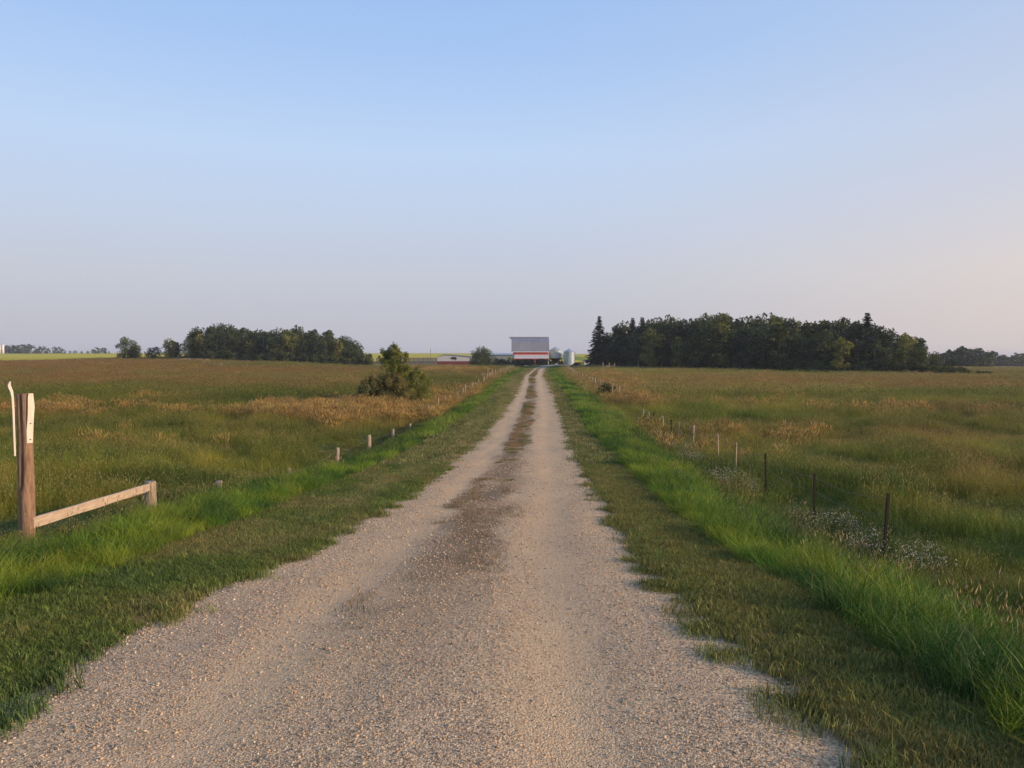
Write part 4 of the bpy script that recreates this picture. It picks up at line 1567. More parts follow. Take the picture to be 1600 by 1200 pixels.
# low shrubs filling the edge of the woods
SHR = [tree_meshes('crown', 3.2, w_, 80 + i, 0.0, 1500, 0.2, m_, M_BARK, 14, .35, .2) for i, (w_, m_) in enumerate([(4.5, M_LEAF), (5.5, M_LEAF), (3.6, M_LEAF_Y)])]
def shrub_at(px, d, h, vi, label, group=None, wf=1.0, name='shrub', kinds=None):
    x_, y_, z_ = spot(px, d)
    k = h / 3.2
    return place(name, (kinds or SHR)[vi], x_, y_, z_ - 0.15, label, 'shrub', group, (k * wf, k * wf, k), random.uniform(0, 6), 'stems', 'foliage')
i = 0
px_ = 1090
while px_ < 1525:
    d = float(np.interp(px_, *RD)) - 0.5
    shrub_at(px_, d, random.uniform(1.6, 3.4), random.choice([0, 1, 0]), 'low dark shrub, %s along the foot of the right woods from the left' % ORD[i], 'shrubs at the foot of the right woods', random.uniform(.9, 1.2))
    px_ += random.uniform(20, 30)
    i += 1

# conifers
SP1, SP2, SP3 = spruce_meshes(14, 9.5, 3, 0.15, 34, 0.0), spruce_meshes(13, 7.0, 8, 0.2, 30), spruce_meshes(13, 5.6, 12, 0.5, 26, 0.3)
for px_, d, top, sp, sw, lab in ((936, 205, 492.5, SP1, 1.0, 'big dark spruce with boughs to the ground at the left end of the right woods'),
                                 (988, 205, 495, SP2, 1.2, 'dark spruce top rising from the right woods, left one of a close pair'),
                                 (1003, 203, 494, SP2, 1.25, 'dark spruce top rising from the right woods, right one of a close pair'),
                                 (1150, 182, 496, SP2, 0.8, 'slim dark spruce inside the middle of the right woods'),
                                 (1354, 160, 487, SP3, 1.2, 'tall ragged spruce standing above the right part of the woods')):
    x_, y_, z_ = spot(px_, d)
    h = CAMZ + (HOR - top) / F * d - z_
    k = h / (14 if sp is SP1 else 13)
    place('spruce_tree', sp, x_, y_, z_ - 0.1, lab, 'spruce', GRW, (k * sw, k * sw, k), random.uniform(0, 6))

# left-hand woods
LT = ([284, 292, 305, 330, 350, 365, 385, 410, 435, 460, 485, 510, 530, 550, 570, 585], [540, 518, 513, 507, 501, 507, 513, 512, 514, 511, 514, 516, 522, 531, 541, 550])
GLW = 'trees of the woods on the left'
random.seed(33)
lf_front = [296, 314, 333, 352, 372, 392, 412, 432, 452, 470, 490, 508, 527, 546, 562, 577]
for i, px_ in enumerate(lf_front):
    d = 222 + random.uniform(-2, 3)
    top = float(np.interp(px_, *LT))
    base = HOR + F * (CAMZ - spot(px_, d)[2]) / d
    tp_ = top + (base - top) * random.uniform(0.08, 0.36)
    vi = random.choice([0, 2, 4, 1, 3, 0, 2])
    tree_at(px_, d, tp_, vi, look(vi) + ' tree, %s along the front of the left woods from the left' % ORD[i], GLW, wf=random.uniform(1.0, 1.25))
for j, (dd_, st, o0) in enumerate(((9, 21, 4), (18, 25, 12), (30, 30, 6))):
    px_ = 298 + o0
    i = 0
    while px_ < 572:
        d = 222 + dd_ + random.uniform(-2, 2)
        top = float(np.interp(px_, *LT)) + random.uniform(-2, 5) + (4 if j == 2 else 0)
        lab = ('tall tree behind the left woods front row, %s from the left' % ORD[i]) if j == 0 else 'leafy tree deep inside the left woods with only its top showing'
        tree_at(px_ + random.uniform(-4, 4), d, top, random.choice([0, 1, 2, 4, 5]), lab, GLW, wf=random.uniform(.8, 1.05))
        px_ += st
        i += 1
i = 0
px_ = 296
while px_ < 592:
    shrub_at(px_, 218, random.uniform(2.0, 3.6), random.choice([0, 1, 0]), 'low dark shrub, %s along the foot of the left woods from the left' % ORD[i], 'shrubs at the foot of the left woods', random.uniform(.9, 1.2))
    px_ += random.uniform(18, 26)
    i += 1

# lone trees left of the left woods
t = tree_meshes('crown', 9, 9.2, 101, 0.0, 4500, 0.24, M_LEAF, M_BARK, 26, .5, .2)
x_, y_, z_ = spot(199, 247); h = CAMZ + (HOR - 527) / F * 247 - z_
place('broadleaf_tree', t, x_, y_, z_ - .1, 'lone dark round tree standing by itself at the edge of the yellow field', 'tree', None, (0.9 * h / 9, .9 * h / 9, h / 9), 1.0)
x_, y_, z_ = spot(211, 249)
h = CAMZ + (HOR - 538) / F * 249 - z_
place('broadleaf_tree', t, x_, y_, z_ - .1, 'lower dark tree joined to the right side of the lone round tree', 'tree', None, (0.85 * h / 9, .85 * h / 9, h / 9), 3.0)
tree_at(241, 240, 541, 0, 'small dark tree between the lone round tree and the left woods', None, wf=1.7)
tree_at(266, 238, 529.5, 3, 'thin see-through tree just left of the left woods', None, wf=1.25)
tree_at(276, 243, 533, 5, 'sparse tree touching the left end of the left woods', None, wf=1.2)

# hazy treelines far off
FART = [tree_meshes('crown', 10, w_, 60 + i, 0.05, 500, 0.6, M_LEAF, M_BARK, 12, .5, .3) for i, w_ in enumerate((9, 7, 11))]
random.seed(5)
GF = 'far trees on the left horizon'
for px_, top, wf in [(12, 540, 1.3), (20, 538, 1), (27, 538, 1.2), (35, 538.5, 1), (43, 536.5, 1), (50, 539, 1.2), (58, 545, 1), (63, 540, .7), (70, 541, .8), (76, 544, 1), (86, 541.5, .8), (93, 542, .9),
                 (99, 545, 1), (110, 548, 1), (118, 547.5, 1.3), (128, 549, 1.2), (138, 548.5, 1.3), (148, 545, 1), (157, 542, 1.5), (165, 545, .9), (171, 548, .8)]:
    d = 870 + random.uniform(-20, 40)
    x_, y_, z_ = spot(px_, d)
    h = max(CAMZ + (HOR - top) / F * d - z_, 3.0)
    k = h / 10
    place('distant_tree', FART[random.randrange(3)], x_, y_, z_ - .2, 'hazy far tree on the left horizon beyond the yellow field', 'tree', GF, (k * wf * 1.2, k * wf * 1.2, k), random.uniform(0, 6))
GF = 'far trees on the right horizon'
RT2 = ([1478, 1490, 1505, 1517, 1530, 1545, 1560, 1575, 1590, 1600, 1700], [551, 546, 543, 541, 546, 549, 554, 554, 552, 548, 552])
px_ = 1476
while px_ < 1700:
    for dd_ in (0, 18):
        d = (330 if px_ < 1545 else 470) + dd_ + random.uniform(-8, 8)
        x_, y_, z_ = spot(px_, d)
        top = float(np.interp(px_, *RT2)) + random.uniform(-1.5, 4)
        h = max(CAMZ + (HOR - top) / F * d - z_, 3.0)
        k = h / 10
        place('distant_tree', FART[random.randrange(3)], x_, y_, z_ - .2, 'hazy far tree on the right horizon behind the end of the woods', 'tree', GF, (k * 1.3, k * 1.3, k), random.uniform(0, 6))
    px_ += random.uniform(6, 10) if px_ < 1545 else random.uniform(9, 13)

# ------------------------------------------------------------------ the near bush group
M_BUSH = leaf_mat('bush_leaves', (0.09, 0.12, 0.02), (0.34, 0.36, 0.08), 0.5, 0.1)
M_BUSHB = leaf_mat('brown_bush_leaves', (0.085, 0.088, 0.025), (0.34, 0.29, 0.09), 0.4, 0.1)


def bush(name, label, cat, x, y, puffs, leaves, size, mat, seed, stems=14, top=2.5, spread=1.0):
    rg = np.random.default_rng(seed)
    rd = random.Random(seed)
    z = hz(x, y)
    root = tag(empty(name, (x, y, z)), label, cat, 'bushes in the left pasture')
    C_ = [p_[:3] for p_ in puffs]
    Rr = [p_[3:] for p_ in puffs]
    # break each big puff into small sprays
    c2, r2 = [], []
    for c, r in zip(C_, Rr):
        for _ in range(16):
            d = rg.normal(size=3); d /= np.linalg.norm(d)
            k = rg.uniform(0.45, 1.05)
            cc = np.array(c) + d * np.array(r) * k
            if cc[2] < 0.1: cc[2] = 0.1 + rg.random() * 0.3
            c2.append(cc); q = rg.uniform(0.13, 0.30) * (np.mean(r) ** 0.5)
            r2.append((q, q, q * 1.35))
    V, Fq, var = leaf_cloud(leaves, c2, r2, size, rg, shell=0.25)
    me = mesh_np('foliage', V, Fq, mat)
    setattr_np(me, 'var', 'FLOAT', var)
    link(bpy.data.objects.new('foliage', me), root)
    tb = MB()
    for i in range(stems):
        c = c2[rd.randrange(len(c2))]
        a = Vector((c[0] * 0.25 + rd.uniform(-.15, .15) * spread, c[1] * .25 + rd.uniform(-.15, .15), -0.1))
        b_ = Vector(c)
        b_.z *= 1.05
        tb.tube([a, a.lerp(b_, .55) + Vector((0, 0, .15)), b_], [0.022, 0.014, 0.004], 5, 0, False)
    tb.build('stems', M_BARK, root)
    return root


DB = 53.0
sp_ = DB / F


def bx_(px): return (px - 800) / F * DB
xb, yb = bx_(612), DB
bush('young_tree', 'light olive young tree with a pointed top rising from the roadside thicket', 'young tree', xb, yb + 1.0,
     [(0.0, 0, 3.35, 0.85, 0.7, 0.6), (-0.35, 0, 2.9, 0.8, 0.7, 0.6), (0.55, 0, 2.7, 0.85, 0.7, 0.7), (-0.3, 0, 2.2, 1.1, .8, .6), (0.4, 0, 1.6, 1.3, 0.9, 0.8), (0.05, 0, 4.0, 0.3, 0.3, 0.45), (.75, 0, 3.4, .35, .3, .5), (-.75, .1, 3.5, .3, .25, .5), (-.3, .1, 3.9, .2, .2, .4), (.4, .1, 3.8, .2, .2, .4)],
     9500, 0.05, M_BUSH, 1, 22)
bush('willow_shrub', 'low brownish rounded shrub at the left foot of the pointed young tree', 'shrub', bx_(600), yb - 0.6,
     [(-1.0, 0, 1.1, 0.95, 0.9, 0.9), (-0.2, -.2, 1.5, 1.15, 1.0, 1.0), (0.8, -.3, 1.45, 1.1, 1.0, 0.95), (-1.4, 0, 0.8, 0.6, 0.6, 0.7), (1.5, -.2, 1.0, .9, .8, .8), (0.2, 0, 0.6, 2.0, 1.0, 0.7), (-.5, -.2, 2.0, .7, .6, .5), (.6, -.2, 2.0, .7, .6, .5)],
     17000, 0.042, M_BUSHB, 2, 26, spread=4)
bush('willow_shrub', 'green rounded shrub at the right foot of the pointed young tree', 'shrub', bx_(635), yb + 0.6,
     [(-.1, 0, 1.7, 1.25, 1.0, 1.2), (0.75, 0, 1.5, 0.9, 0.9, 1.0), (-0.6, 0, 1.6, 0.8, 0.8, 0.9), (0.2, 0, 0.7, 1.3, 0.9, 0.7), (.9, 0, 2.3, .45, .4, .5), (0.1, 0, 2.6, .7, .5, .5), (-.5, 0, 2.6, .5, .5, .5)],
     12500, 0.045, M_BUSH, 3, 20, spread=3)
# small dark bush on the right fence
bush('shrub', 'small dark bush tangled in the right fence line', 'shrub', float(road_x(66)) + 6.2, 66,
     [(0, 0, 0.6, 0.7, 0.6, 0.6), (0.4, 0.2, 0.45, 0.6, 0.6, 0.45), (-.4, -.2, .4, .5, .5, .4)], 2600, 0.055, M_LEAF, 6, 8, 1)
# tall dry weeds where the fence meets the bush group
# ------------------------------------------------------------------ farmstead
M_TIN = simple_mat('grey_tin', (0.25, 0.245, 0.26), (0.32, 0.31, 0.325), 0.6, 0.45, (1, 1, 0.15), 0.0, 0.35)
M_GALV = simple_mat('galvanised_steel', (0.26, 0.33, 0.38), (0.38, 0.45, 0.50), 0.8, 0.55, (1, 1, 3), 0.0, 0.15)
M_WHITE = simple_mat('white_siding', (0.46, 0.48, 0.46), (0.56, 0.57, 0.55), 1.2, 0.6, (3, 3, 0.3), 0.0)
M_TRIM = simple_mat('white_trim', (0.72, 0.70, 0.70), (0.80, 0.78, 0.78), 2, 0.5, bump=0)
M_RED = simple_mat('bright_red_band', (0.46, 0.035, 0.03), (0.56, 0.05, 0.045), 2, 0.6, bump=0)
M_DKRED = simple_mat('dark_red_boards', (0.13, 0.022, 0.022), (0.20, 0.035, 0.032), 2.5, 0.8, (6, 6, 0.3), 0.2)
M_BLACK = simple_mat('black_paint', (0.010, 0.010, 0.012), (0.02, 0.02, 0.022), 5, 0.6, bump=0)
M_OLDWOOD = simple_mat('weathered_planks', (0.11, 0.105, 0.10), (0.26, 0.24, 0.23), 3.0, 0.9, (3, 3, 0.15), 0.2)


def ribbed(mb, x0, x1, ya, za, yb_, zb_, pitch=0.3, depth=0.03, thick=0.05):
    """ribbed metal sheet running from the line (ya, za) up to (yb_, zb_) between x0 and x1"""
    n = max(2, int((x1 - x0) / pitch))
    dx = (x1 - x0) / n
    L_ = math.hypot(yb_ - ya, zb_ - za)
    ny, nz = -(zb_ - za) / L_, (yb_ - ya) / L_
    if nz < 0: ny, nz = -ny, -nz
    if abs(nz) < 1e-6: ny, nz = -1.0, 0.0
    prof = []
    for i in range(n):
        x = x0 + i * dx
        prof += [(x, 0), (x + dx * 0.72, 0), (x + dx * 0.80, depth), (x + dx * 0.92, depth)]
    prof.append((x1, 0))
    b0 = len(mb.v)
    for off in (0, -thick):
        for (y_, z_) in ((ya, za), (yb_, zb_)):
            for x, h_ in prof:
                hh = h_ + off if off == 0 else off
                mb.v.append((x, y_ + ny * hh, z_ + nz * hh))
    m_ = len(prof)
    for i in range(m_ - 1):
        mb.f.append((b0 + i, b0 + i + 1, b0 + m_ + i + 1, b0 + m_ + i))
        mb.f.append((b0 + 2 * m_ + i, b0 + 3 * m_ + i, b0 + 3 * m_ + i + 1, b0 + 2 * m_ + i + 1))
        mb.f.append((b0 + i, b0 + 2 * m_ + i, b0 + 2 * m_ + i + 1, b0 + i + 1))
        mb.f.append((b0 + m_ + i, b0 + m_ + i + 1, b0 + 3 * m_ + i + 1, b0 + 3 * m_ + i))
    mb.f.append((b0, b0 + m_, b0 + 3 * m_, b0 + 2 * m_))
    mb.f.append((b0 + m_ - 1, b0 + 3 * m_ - 1, b0 + 4 * m_ - 1, b0 + 2 * m_ - 1))


# barn: the eave side faces the lane
DBN = 276.0
sb = DBN / F
bx0, bx1 = (801.6 - 800) * sb, (857.2 - 800) * sb
gz = hz((bx0 + bx1) / 2, DBN)
gb = min(hz(bx0, DBN), hz(bx1, DBN + 10)) - 0.1
root = tag(empty('barn', (bx0, DBN, gb)), 'tall hip-roofed barn with grey tin roof and bright red band', 'barn')


def zz(py): return CAMZ + (HOR - py) * sb - gb


WB = bx1 - bx0
ridge, brk, eave = zz(526.3), zz(534.2), zz(548.8)
DEPTH = 10.4
mb = MB()
# gable profile extruded along the barn's length (walls and gables as one shell)
prof = [(0.0, 0.0), (0.0, eave), (1.55, brk - 0.08), (DEPTH / 2, ridge - 0.1), (DEPTH - 1.55, brk - 0.08), (DEPTH, eave), (DEPTH, 0.0)]
n_ = len(prof)
V = [(0, y_, z_) for y_, z_ in prof] + [(WB, y_, z_) for y_, z_ in prof]
mb.poly(V, [tuple(range(n_)), tuple(range(n_, 2 * n_))[::-1]] + [(i, n_ + i, n_ + (i + 1) % n_, (i + 1) % n_) for i in range(n_)])
mb.build('wall', M_WHITE, root)
rf = MB()
ov = 0.55
ribbed(rf, -ov, WB + 0.25, -0.45, eave - 0.10, 1.45, brk, 0.45)
ribbed(rf, -ov, WB + 0.25, 1.45, brk + 0.01, DEPTH / 2, ridge, 0.45)
ribbed(rf, -ov, WB + 0.25, DEPTH + 0.45, eave - 0.10, DEPTH - 1.45, brk, 0.45)
ribbed(rf, -ov, WB + 0.25, DEPTH - 1.45, brk + 0.01, DEPTH / 2, ridge, 0.45)
rfo = rf.build('roof', M_TIN, root)
hood = MB()
hood.poly([(-ov, DEPTH / 2 - 1.6, ridge - 0.85), (-ov, DEPTH / 2, ridge + 0.02), (-ov, DEPTH / 2 + 1.6, ridge - 0.85), (-ov - 0.95, DEPTH / 2, ridge + 0.02), (-ov - 0.9, DEPTH / 2, ridge - 0.18), (-ov, DEPTH / 2, ridge - 0.5)],
          [(0, 1, 3), (1, 2, 3), (0, 3, 4), (3, 2, 4), (0, 4, 5), (4, 2, 5), (0, 5, 1), (5, 2, 1)])
hood.build('hay_hood', M_TIN, rfo)
cap = MB(); cap.box(-ov - 0.02, WB + 0.27, DEPTH / 2 - 0.16, DEPTH / 2 + 0.16, ridge + 0.005, ridge + 0.07)
cap.build('ridge_cap', M_TIN, rfo)
tr_ = MB(); tr_.box(-0.35, WB + 0.2, -0.52, -0.46, eave - 0.36, eave - 0.12)
tr_.build('eave_trim', M_TRIM, root)
tr_ = MB(); tr_.box(WB - 0.02, WB + 0.14, -0.06, 0.14, 0.0, eave - 0.4); tr_.build('corner_trim', M_TRIM, root)
rb = MB(); rb.box(0.05, WB - 0.25, -0.05, -0.003, zz(554.2), eave - 0.37); rb.build('red_band', M_RED, root)
# lean-to with white metal roof in front
lt = MB()
ribbed(lt, 0.45, WB - 0.1, -2.6, zz(560.0) - 0.05, -0.06, zz(554.2), 0.6, 0.05)
lt.build('lean_to_roof', M_WHITE, root)
lf_ = MB(); lf_.box(0.5, WB - 0.15, -2.66, -2.602, zz(561.2), zz(560.1)); lf_.build('fascia', M_RED, root)
lw = MB(); lw.box(0.7, WB - 0.3, -2.4, -0.05, 0, zz(561.0)); lw.build('lean_to_wall', M_DKRED, root)
px2x = lambda px: (px - 800) * sb - bx0
for i, (a, c) in enumerate(((833.5, 837.2), (838, 841))):
    dmb = MB(); dmb.box(px2x(a), px2x(c), -2.46, -2.405, 0.1, zz(561.6))
    dm = dmb.build('door', simple_mat('faded_red_door', (0.24, 0.06, 0.05), (0.34, 0.10, 0.08), 3, 0.8, bump=0), root)

# bull shed
DS = 268.0
sb2 = DS / F
sx0 = (683.3 - 800) * sb2
gs_ = hz(sx0 + 5, DS) - 0.15
Z2 = lambda py: CAMZ + (HOR - py) * sb2 - gs_
X2 = lambda px: (px - 683.3) * sb2
root = tag(empty('livestock_shed', (sx0, DS, gs_)), 'low shed with white upper wall bearing a black bull silhouette', 'shed')
prof = [(X2(683.3), Z2(564.4)), (X2(683.3), Z2(558.2)), (X2(694), Z2(554.6)), (X2(704), Z2(554.9)), (X2(741), Z2(558.2)), (X2(741), Z2(564.4))]
mb = MB(); mb.prism(prof, 0.0, 9.0); mb.build('upper_wall', M_WHITE, root)
mb = MB(); mb.prism([(X2(683.3) - .02, 0), (X2(683.3) - .02, Z2(564.5)), (X2(741) + .02, Z2(564.5)), (X2(741) + .02, 0)], -0.05, 8.95); mb.build('lower_wall', M_DKRED, root)
up = [(X2(682.6), Z2(558.3)), (X2(694), Z2(554.45)), (X2(704), Z2(554.75)), (X2(741.6), Z2(558.1))]
mb = MB(); mb.prism(up + [(a, b_ + 0.16) for a, b_ in up[::-1]], -0.25, 9.3); mb.build('roof', M_TIN, root)
BULL = [(0.00, .46), (.03, .40), (.10, .40), (.17, .44), (.24, .50), (.30, .46), (.33, .36), (.34, .10), (.36, .0), (.41, .0), (.41, .10), (.44, .28), (.52, .33), (.66, .33), (.74, .30),
        (.78, .16), (.80, .0), (.86, .0), (.86, .12), (.90, .30), (.95, .45), (.985, .25), (1.0, .25), (.99, .60), (.95, .80), (.85, .92), (.66, .93), (.52, .96), (.40, .98), (.30, .86), (.20, .80), (.14, .86), (.12, .76), (.06, .66)]
bw, bh = 2.35, 1.28
bxl, bzl = X2(703.2), Z2(563.2)
mb = MB(); mb.prism([(bxl + a * bw, bzl + c * bh) for a, c in BULL], -0.06, -0.004); mb.build('bull_silhouette', M_BLACK, root)

# long grey building behind the hedge
DL = 292.0
s3 = DL / F
lx0 = (762 - 800) * s3
g3 = hz(lx0 + 4, DL) - 0.2
Z3 = lambda py: CAMZ + (HOR - py) * s3 - g3
WL = (803 - 762) * s3
root = tag(empty('long_shed', (lx0, DL, g3)), 'long low grey-green building joining the left side of the barn', 'shed')
mb = MB(); mb.box(0, WL, 0, 7, 0, Z3(554.6)); mb.build('wall', simple_mat('grey_green_siding', (0.22, 0.26, 0.25), (0.28, 0.32, 0.30), 1, 0.7, bump=0), root)
mb = MB(); ribbed(mb, -0.4, WL + 0.2, -0.35, Z3(554.4), 3.5, Z3(552.0), 0.5); ribbed(mb, -0.4, WL + 0.2, 7.35, Z3(554.4), 3.5, Z3(552.0), 0.5)
mb.build('roof', M_GALV, root)

# board corral fence
DC = 266.0
cx0, cx1 = (588 - 800) * DC / F, (682.4 - 800) * DC / F
g4 = hz((cx0 + cx1) / 2, DC) - 0.1
root = tag(empty('board_fence', (cx0, DC, g4)), 'high weathered plank corral fence left of the bull shed', 'fence')
mb = MB()
random.seed(9)
x = 0.0
while x < cx1 - cx0:
    w_ = random.uniform(0.14, 0.2)
    mb.box(x, x + w_, -0.03, 0.0, random.uniform(0.05, 0.3), 2.45 + random.uniform(-.12, .12))
    x += w_ + random.choice([0.01, 0.02, 0.02, 0.03, 0.03, 0.12])
mb.build('board_panel', M_OLDWOOD, root)
for i in range(14):
    pm = MB(); pm.tube([((cx1 - cx0) * i / 13, 0.12, -0.2), ((cx1 - cx0) * i / 13, 0.12, 2.6)], 0.1, 8); pm.build('post', M_OLDWOOD, root)
for z_ in (1.0, 2.35):
    pm = MB(); pm.box(-0.1, cx1 - cx0, -0.10, -0.035, z_, z_ + 0.17); pm.build('rail', M_DARK if z_ < 2 else M_POST, root)


def ring_tube(mb, prof, n=36, corr=0.0):
    """lathe of (radius, z)"""
    b0 = len(mb.v)
    for r, z in prof:
        for k in range(n):
            a = 2 * math.pi * k / n
            mb.v.append((r * math.cos(a), r * math.sin(a), z))
    for i in range(len(prof) - 1):
        for k in range(n):
            mb.f.append((b0 + i * n + k, b0 + i * n + (k + 1) % n, b0 + (i + 1) * n + (k + 1) % n, b0 + (i + 1) * n + k))
    mb.f.append(tuple(b0 + k for k in range(n))[::-1])
    mb.f.append(tuple(b0 + (len(prof) - 1) * n + k for k in range(n)))


def corr(r, z0, z1, pitch=0.22, amp=0.03):
    P = []
    z = z0
    k = 0
    while z < z1:
        P.append((r + (amp if k % 2 else 0), z))
        z += pitch / 2
        k += 1
    P.append((r, z1))
    return P


# hopper bottom bin
DH = 284.0
s5 = DH / F
hx = (868 - 800) * s5
g5 = hz(hx, DH)
Z5 = lambda py: CAMZ + (HOR - py) * s5 - g5
R5 = 10.3 * s5
root = tag(empty('grain_bin', (hx, DH, g5)), 'hopper bottom steel grain bin on dark legs close to the barn', 'grain bin', 'grain bins beside the barn')
mb = MB(); ring_tube(mb, corr(R5, Z5(559.6), Z5(547.6))); mb.build('bin_wall', M_GALV, root, True)
mb = MB(); ring_tube(mb, [(R5 + .08, Z5(547.7)), (R5 * .97, Z5(547.2)), (R5 * .72, Z5(545.6)), (R5 * .42, Z5(544.0)), (R5 * .16, Z5(543.0)), (R5 * .15, Z5(542.3)), (R5 * .02, Z5(541.9))]); mb.build('roof', M_GALV, root, True)
mb = MB(); ring_tube(mb, [(0.35, Z5(567.5)), (R5 * .98, Z5(559.8))]); mb.build('hopper_cone', M_STEEL, root, True)
for k in range(8):
    a = 2 * math.pi * k / 8 + .2
    pm = MB(); pm.tube([(R5 * .98 * math.cos(a), R5 * .98 * math.sin(a), -0.1), (R5 * .98 * math.cos(a), R5 * .98 * math.sin(a), Z5(559.4))], 0.09, 6)
    pm.build('leg', M_STEEL, root)
pm = MB(); ring_tube(pm, [(R5 * 1.0, 0.25), (R5 * 1.03, 0.25), (R5 * 1.03, 0.4), (R5 * 1.0, 0.4)]); 
# flat bottom bin
DG = 280.0
s6 = DG / F
hx = (889.3 - 800) * s6
g6 = hz(hx, DG)
Z6 = lambda py: CAMZ + (HOR - py) * s6 - g6
R6 = 8.7 * s6
root = tag(empty('grain_bin', (hx, DG, g6)), 'flat bottom corrugated grain bin with pointed roof, right of the hopper bin', 'grain bin', 'grain bins beside the barn')
mb = MB(); ring_tube(mb, corr(R6, -0.1, Z6(549.8))); mb.build('bin_wall', M_GALV, root, True)
mb = MB(); ring_tube(mb, [(R6 + .12, Z6(549.9)), (R6 * .5, Z6(547.3)), (R6 * .12, Z6(545.2)), (R6 * .10, Z6(544.6)), (.02, Z6(544.5))], 24); mb.build('roof', M_GALV, root)
mb = MB()
a_ = -math.pi / 2 - 0.5
mb.box(-0.45, 0.45, -R6 - 0.10, -R6 + 0.15, 0.3, 2.3)
mb.build('door', M_GALV, root)
mb = MB()
lx_ = R6 * 1.03
for dy in (-0.25, 0.25): mb.tube([(lx_ * .95, -1.0 + dy, 0), (lx_ * .95, -1.0 + dy, Z6(549.8))], 0.03, 5)
z_ = 0.4
while z_ < Z6(550): mb.tube([(lx_ * .95, -1.25, z_), (lx_ * .95, -.75, z_)], 0.02, 5); z_ += 0.35
mb.build('ladder', M_STEEL, root)

# small white shed behind the spruce
DW = 262.0
wx = (913.5 - 800) * DW / F
gw = hz(wx, DW)
root = tag(empty('small_shed', (wx, DW, gw)), 'small white shed half hidden behind the big spruce', 'shed')
mb = MB(); mb.box(0, 3.2, 0, 2.4, 0, 1.3); mb.build('wall', M_TRIM, root)
mb = MB(); mb.prism([(-0.2, 1.3), (0.9, 1.95), (3.4, 1.95), (3.4, 1.3)], -0.2, 2.6); mb.build('roof', M_TIN, root)
mb = MB(); mb.box(0.5, 0.95, -0.03, -0.002, 0.6, 1.05); mb.build('window', M_DARK, root)

# pale stone at the bend
import bmesh
x_, y_, z_ = spot(870, 236)
bm = bmesh.new(); bmesh.ops.create_icosphere(bm, subdivisions=3, radius=0.5)
for v in bm.verts:
    k = 1 + 0.16 * (vnoise(np.array([v.co.x * 2 + 5]), np.array([v.co.y * 2 + v.co.z * 3]))[0] - .5)
    v.co = Vector((v.co.x * 1.3 * k, v.co.y * .8 * k, v.co.z * .85 * k))
me = bpy.data.meshes.new('boulder'); bm.to_mesh(me); bm.free()
me.materials.append(simple_mat('pale_stone', (0.55, 0.54, 0.52), (0.72, 0.70, 0.68), 4, 0.8)); me.polygons.foreach_set('use_smooth', [True] * len(me.polygons))
o = tag(link(bpy.data.objects.new('boulder', me)), 'pale boulder lying on the inside of the lane bend', 'boulder'); o.location = (x_, y_, z_ + 0.25)
# marker post at the barn's right corner
x_, y_, z_ = spot(856.6, 255)
mb = MB(); mb.tube([(0, 0, -.2), (0, 0, 1.45)], 0.07, 8); mb.poly([(-.07, -.07, 1.45), (.07, -.07, 1.45), (0, 0, 1.53)], [(0, 1, 2)])
o = tag(mb.build('marker_post', M_TRIM), 'white post standing in front of the barn right corner', 'post'); o.location = (x_, y_, z_)

# yard trees and shrubs
t = tree_meshes('crown', 7, 9.6, 140, 0.0, 5500, 0.21, M_LEAF, M_BARK, 34, .42, .15)
x_, y_, z_ = spot(751.5, 256); h = CAMZ + (HOR - 541) / F * 256 - z_
place('broadleaf_tree', t, x_, y_, z_ - .1, 'round dark tree with pointed middle between bull shed and barn', 'tree', None, (0.98, .9, h / 7 * .84), 0.4)
place('broadleaf_tree', t, x_ + .3, y_ + 1.2, z_ - .1, 'narrow upright tree in the middle of the round yard tree', 'tree', None, (.5, .5, h / 7 * 1.02), 2.4)
M_HEDGE = leaf_mat('hedge_leaves', (0.009, 0.020, 0.010), (0.026, 0.042, 0.017), 0.12)
HEDGE = [tree_meshes('crown', 3.2, w_, 180 + i, 0.0, 2600, 0.2, M_HEDGE, M_BARK, 22, .2, .1) for i, w_ in enumerate((4.8, 5.4, 4.4))]
for px_, top, d, wf, vi, lab in ((779, 559.5, 262, 1.15, 0, 'dark hedge shrub just right of the round yard tree'),
                                 (789, 560.5, 262, 1.1, 1, 'dark hedge shrub below the middle of the grey long building'),
                                 (798, 557.2, 262, 0.75, 2, 'lighter green taller shrub where the long building meets the barn'),
                                 (806, 560.5, 262, 1.0, 0, 'dark hedge shrub under the left corner of the barn'),
                                 (816, 560.3, 262, 1.1, 1, 'dark hedge shrub under the left half of the white lean-to roof'),
                                 (825, 560.0, 262, 1.1, 0, 'dark hedge shrub left of the red barn door'),
                                 (830, 561.2, 262, 0.7, 1, 'small dark shrub touching the left side of the red barn door'),
                                 (846, 559.6, 262, 0.95, 0, 'dark shrub right of the red barn door'),
                                 (853, 560.0, 262, 0.95, 1, 'dark shrub under the right corner of the barn'),
                                 (811.5, 566.5, 222, 1.1, 0, 'small round dark bush alone on the green bank before the hedge'),
                                 (806, 569.5, 223, 0.8, 1, 'tiny dark bush against the left side of the small round bush'),
                                 (862, 562.5, 280, 0.9, 0, 'dark shrub beneath the hopper bottom bin'),
                                 (876, 563.0, 278, 0.9, 1, 'dark shrub between the two grain bins'),
                                 (902, 565.5, 268, 1.3, 1, 'low dark shrub right of the flat bottom grain bin'),
                                 (898, 567.5, 236, 1.2, 0, 'low dark bush beside the yard road before the bins'),
                                 (1535, 578, 136, 1.5, 0, 'low dark bush trailing off the right end of the woods')):
    x_, y_, z_ = spot(px_, d)
    h = max(CAMZ + (HOR - top) / F * d - z_, .8)
    shrub_at(px_, d, h, vi, lab, 'shrubs around the farmyard' if px_ < 1000 else None, wf * 1.15, 'shrub', HEDGE if px_ != 798 else SHR)

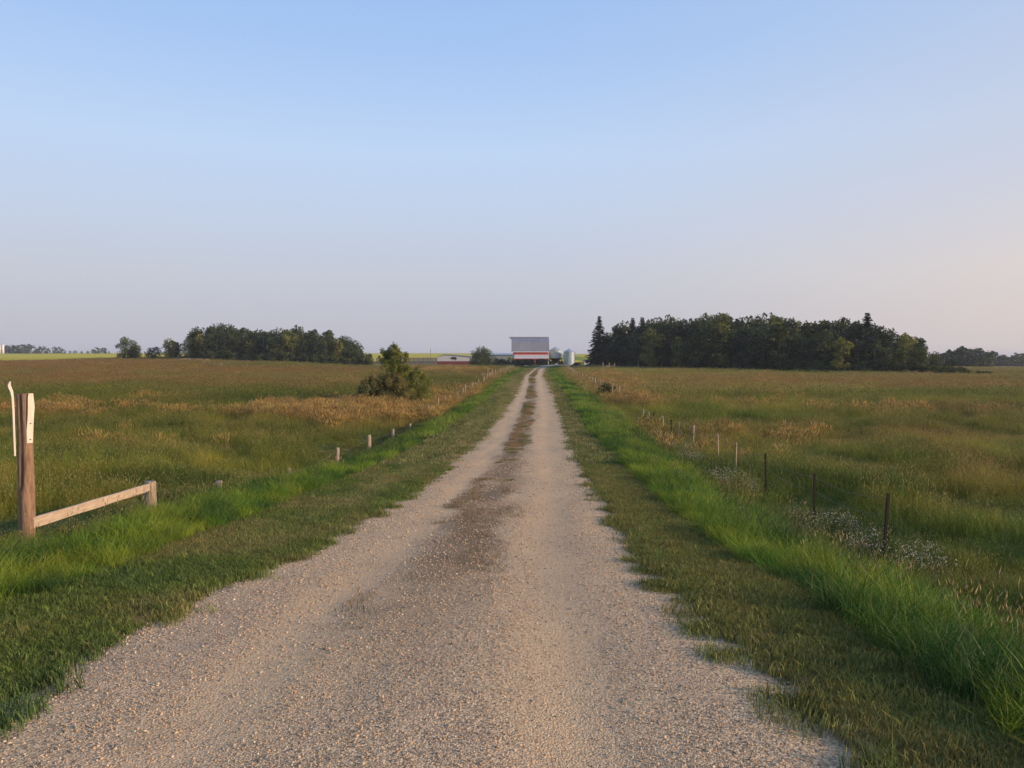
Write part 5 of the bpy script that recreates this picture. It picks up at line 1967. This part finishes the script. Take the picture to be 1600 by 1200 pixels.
# twin white silos far left
for px_, lab in ((0.8, 'left one of two narrow white silos on the far left horizon'), (5.4, 'right one of two narrow white silos on the far left horizon')):
    d = 860
    x_, y_, z_ = spot(px_, d)
    h = CAMZ + (HOR - 537) / F * d - z_
    root = tag(empty('silo', (x_, y_, z_ - .3)), lab, 'silo', 'pair of far silos')
    mb = MB(); ring_tube(mb, [(1.25, 0), (1.25, h - .6)], 24); mb.build('silo_wall', M_TRIM, root, True)
    mb = MB(); ring_tube(mb, [(1.3, h - .6), (.5, h - .1), (.05, h + .1)], 24); mb.build('roof', M_TIN, root)

# fallen branches at the right end of the woods
random.seed(4)
x_, y_, z_ = spot(1437, 138.5)
root = tag(empty('brush_pile', (x_, y_, z_)), 'heap of brown fallen branches and a pale log at the right end of the woods', 'brush pile')
mb = MB()
for i in range(60):
    a = Vector((random.gauss(0, 2.2), random.gauss(0, .6), random.uniform(0, .5)))
    b_ = a + Vector((random.uniform(-2.2, 2.2), random.uniform(-.6, .6), random.uniform(-.1, .7)))
    mb.tube([a, (a + b_) / 2 + Vector((0, 0, random.uniform(0, .2))), b_], [0.05, 0.04, 0.015], 5, 0, False)
mb.build('branches', simple_mat('dead_branches', (0.16, 0.09, 0.06), (0.30, 0.19, 0.14), 3, .9), root)
mb = MB(); mb.tube([(0.6, -.9, .45), (2.1, -.9, .52)], 0.09, 8); mb.build('log', M_SLAT, root, True)

# ------------------------------------------------------------------ thin evening haze
m = bpy.data.materials.new('haze_air')
m.use_nodes = True
m.node_tree.nodes.clear()
ov_ = N(m.node_tree, 'ShaderNodeOutputMaterial')
pv = N(m.node_tree, 'ShaderNodeVolumePrincipled')
pv.inputs['Color'].default_value = (0.80, 0.84, 0.95, 1)
pv.inputs['Density'].default_value = 0.00022
pv.inputs['Anisotropy'].default_value = 0.1
m.node_tree.links.new(pv.outputs[0], ov_.inputs['Volume'])
zmin = float(gv[:, 2].min())
mb = MB(); mb.box(-3600, 3600, -400, 4200, zmin - 1.0, 17.0)
tag(mb.build('haze', m), 'thin evening haze over the fields', 'haze', kind='stuff')
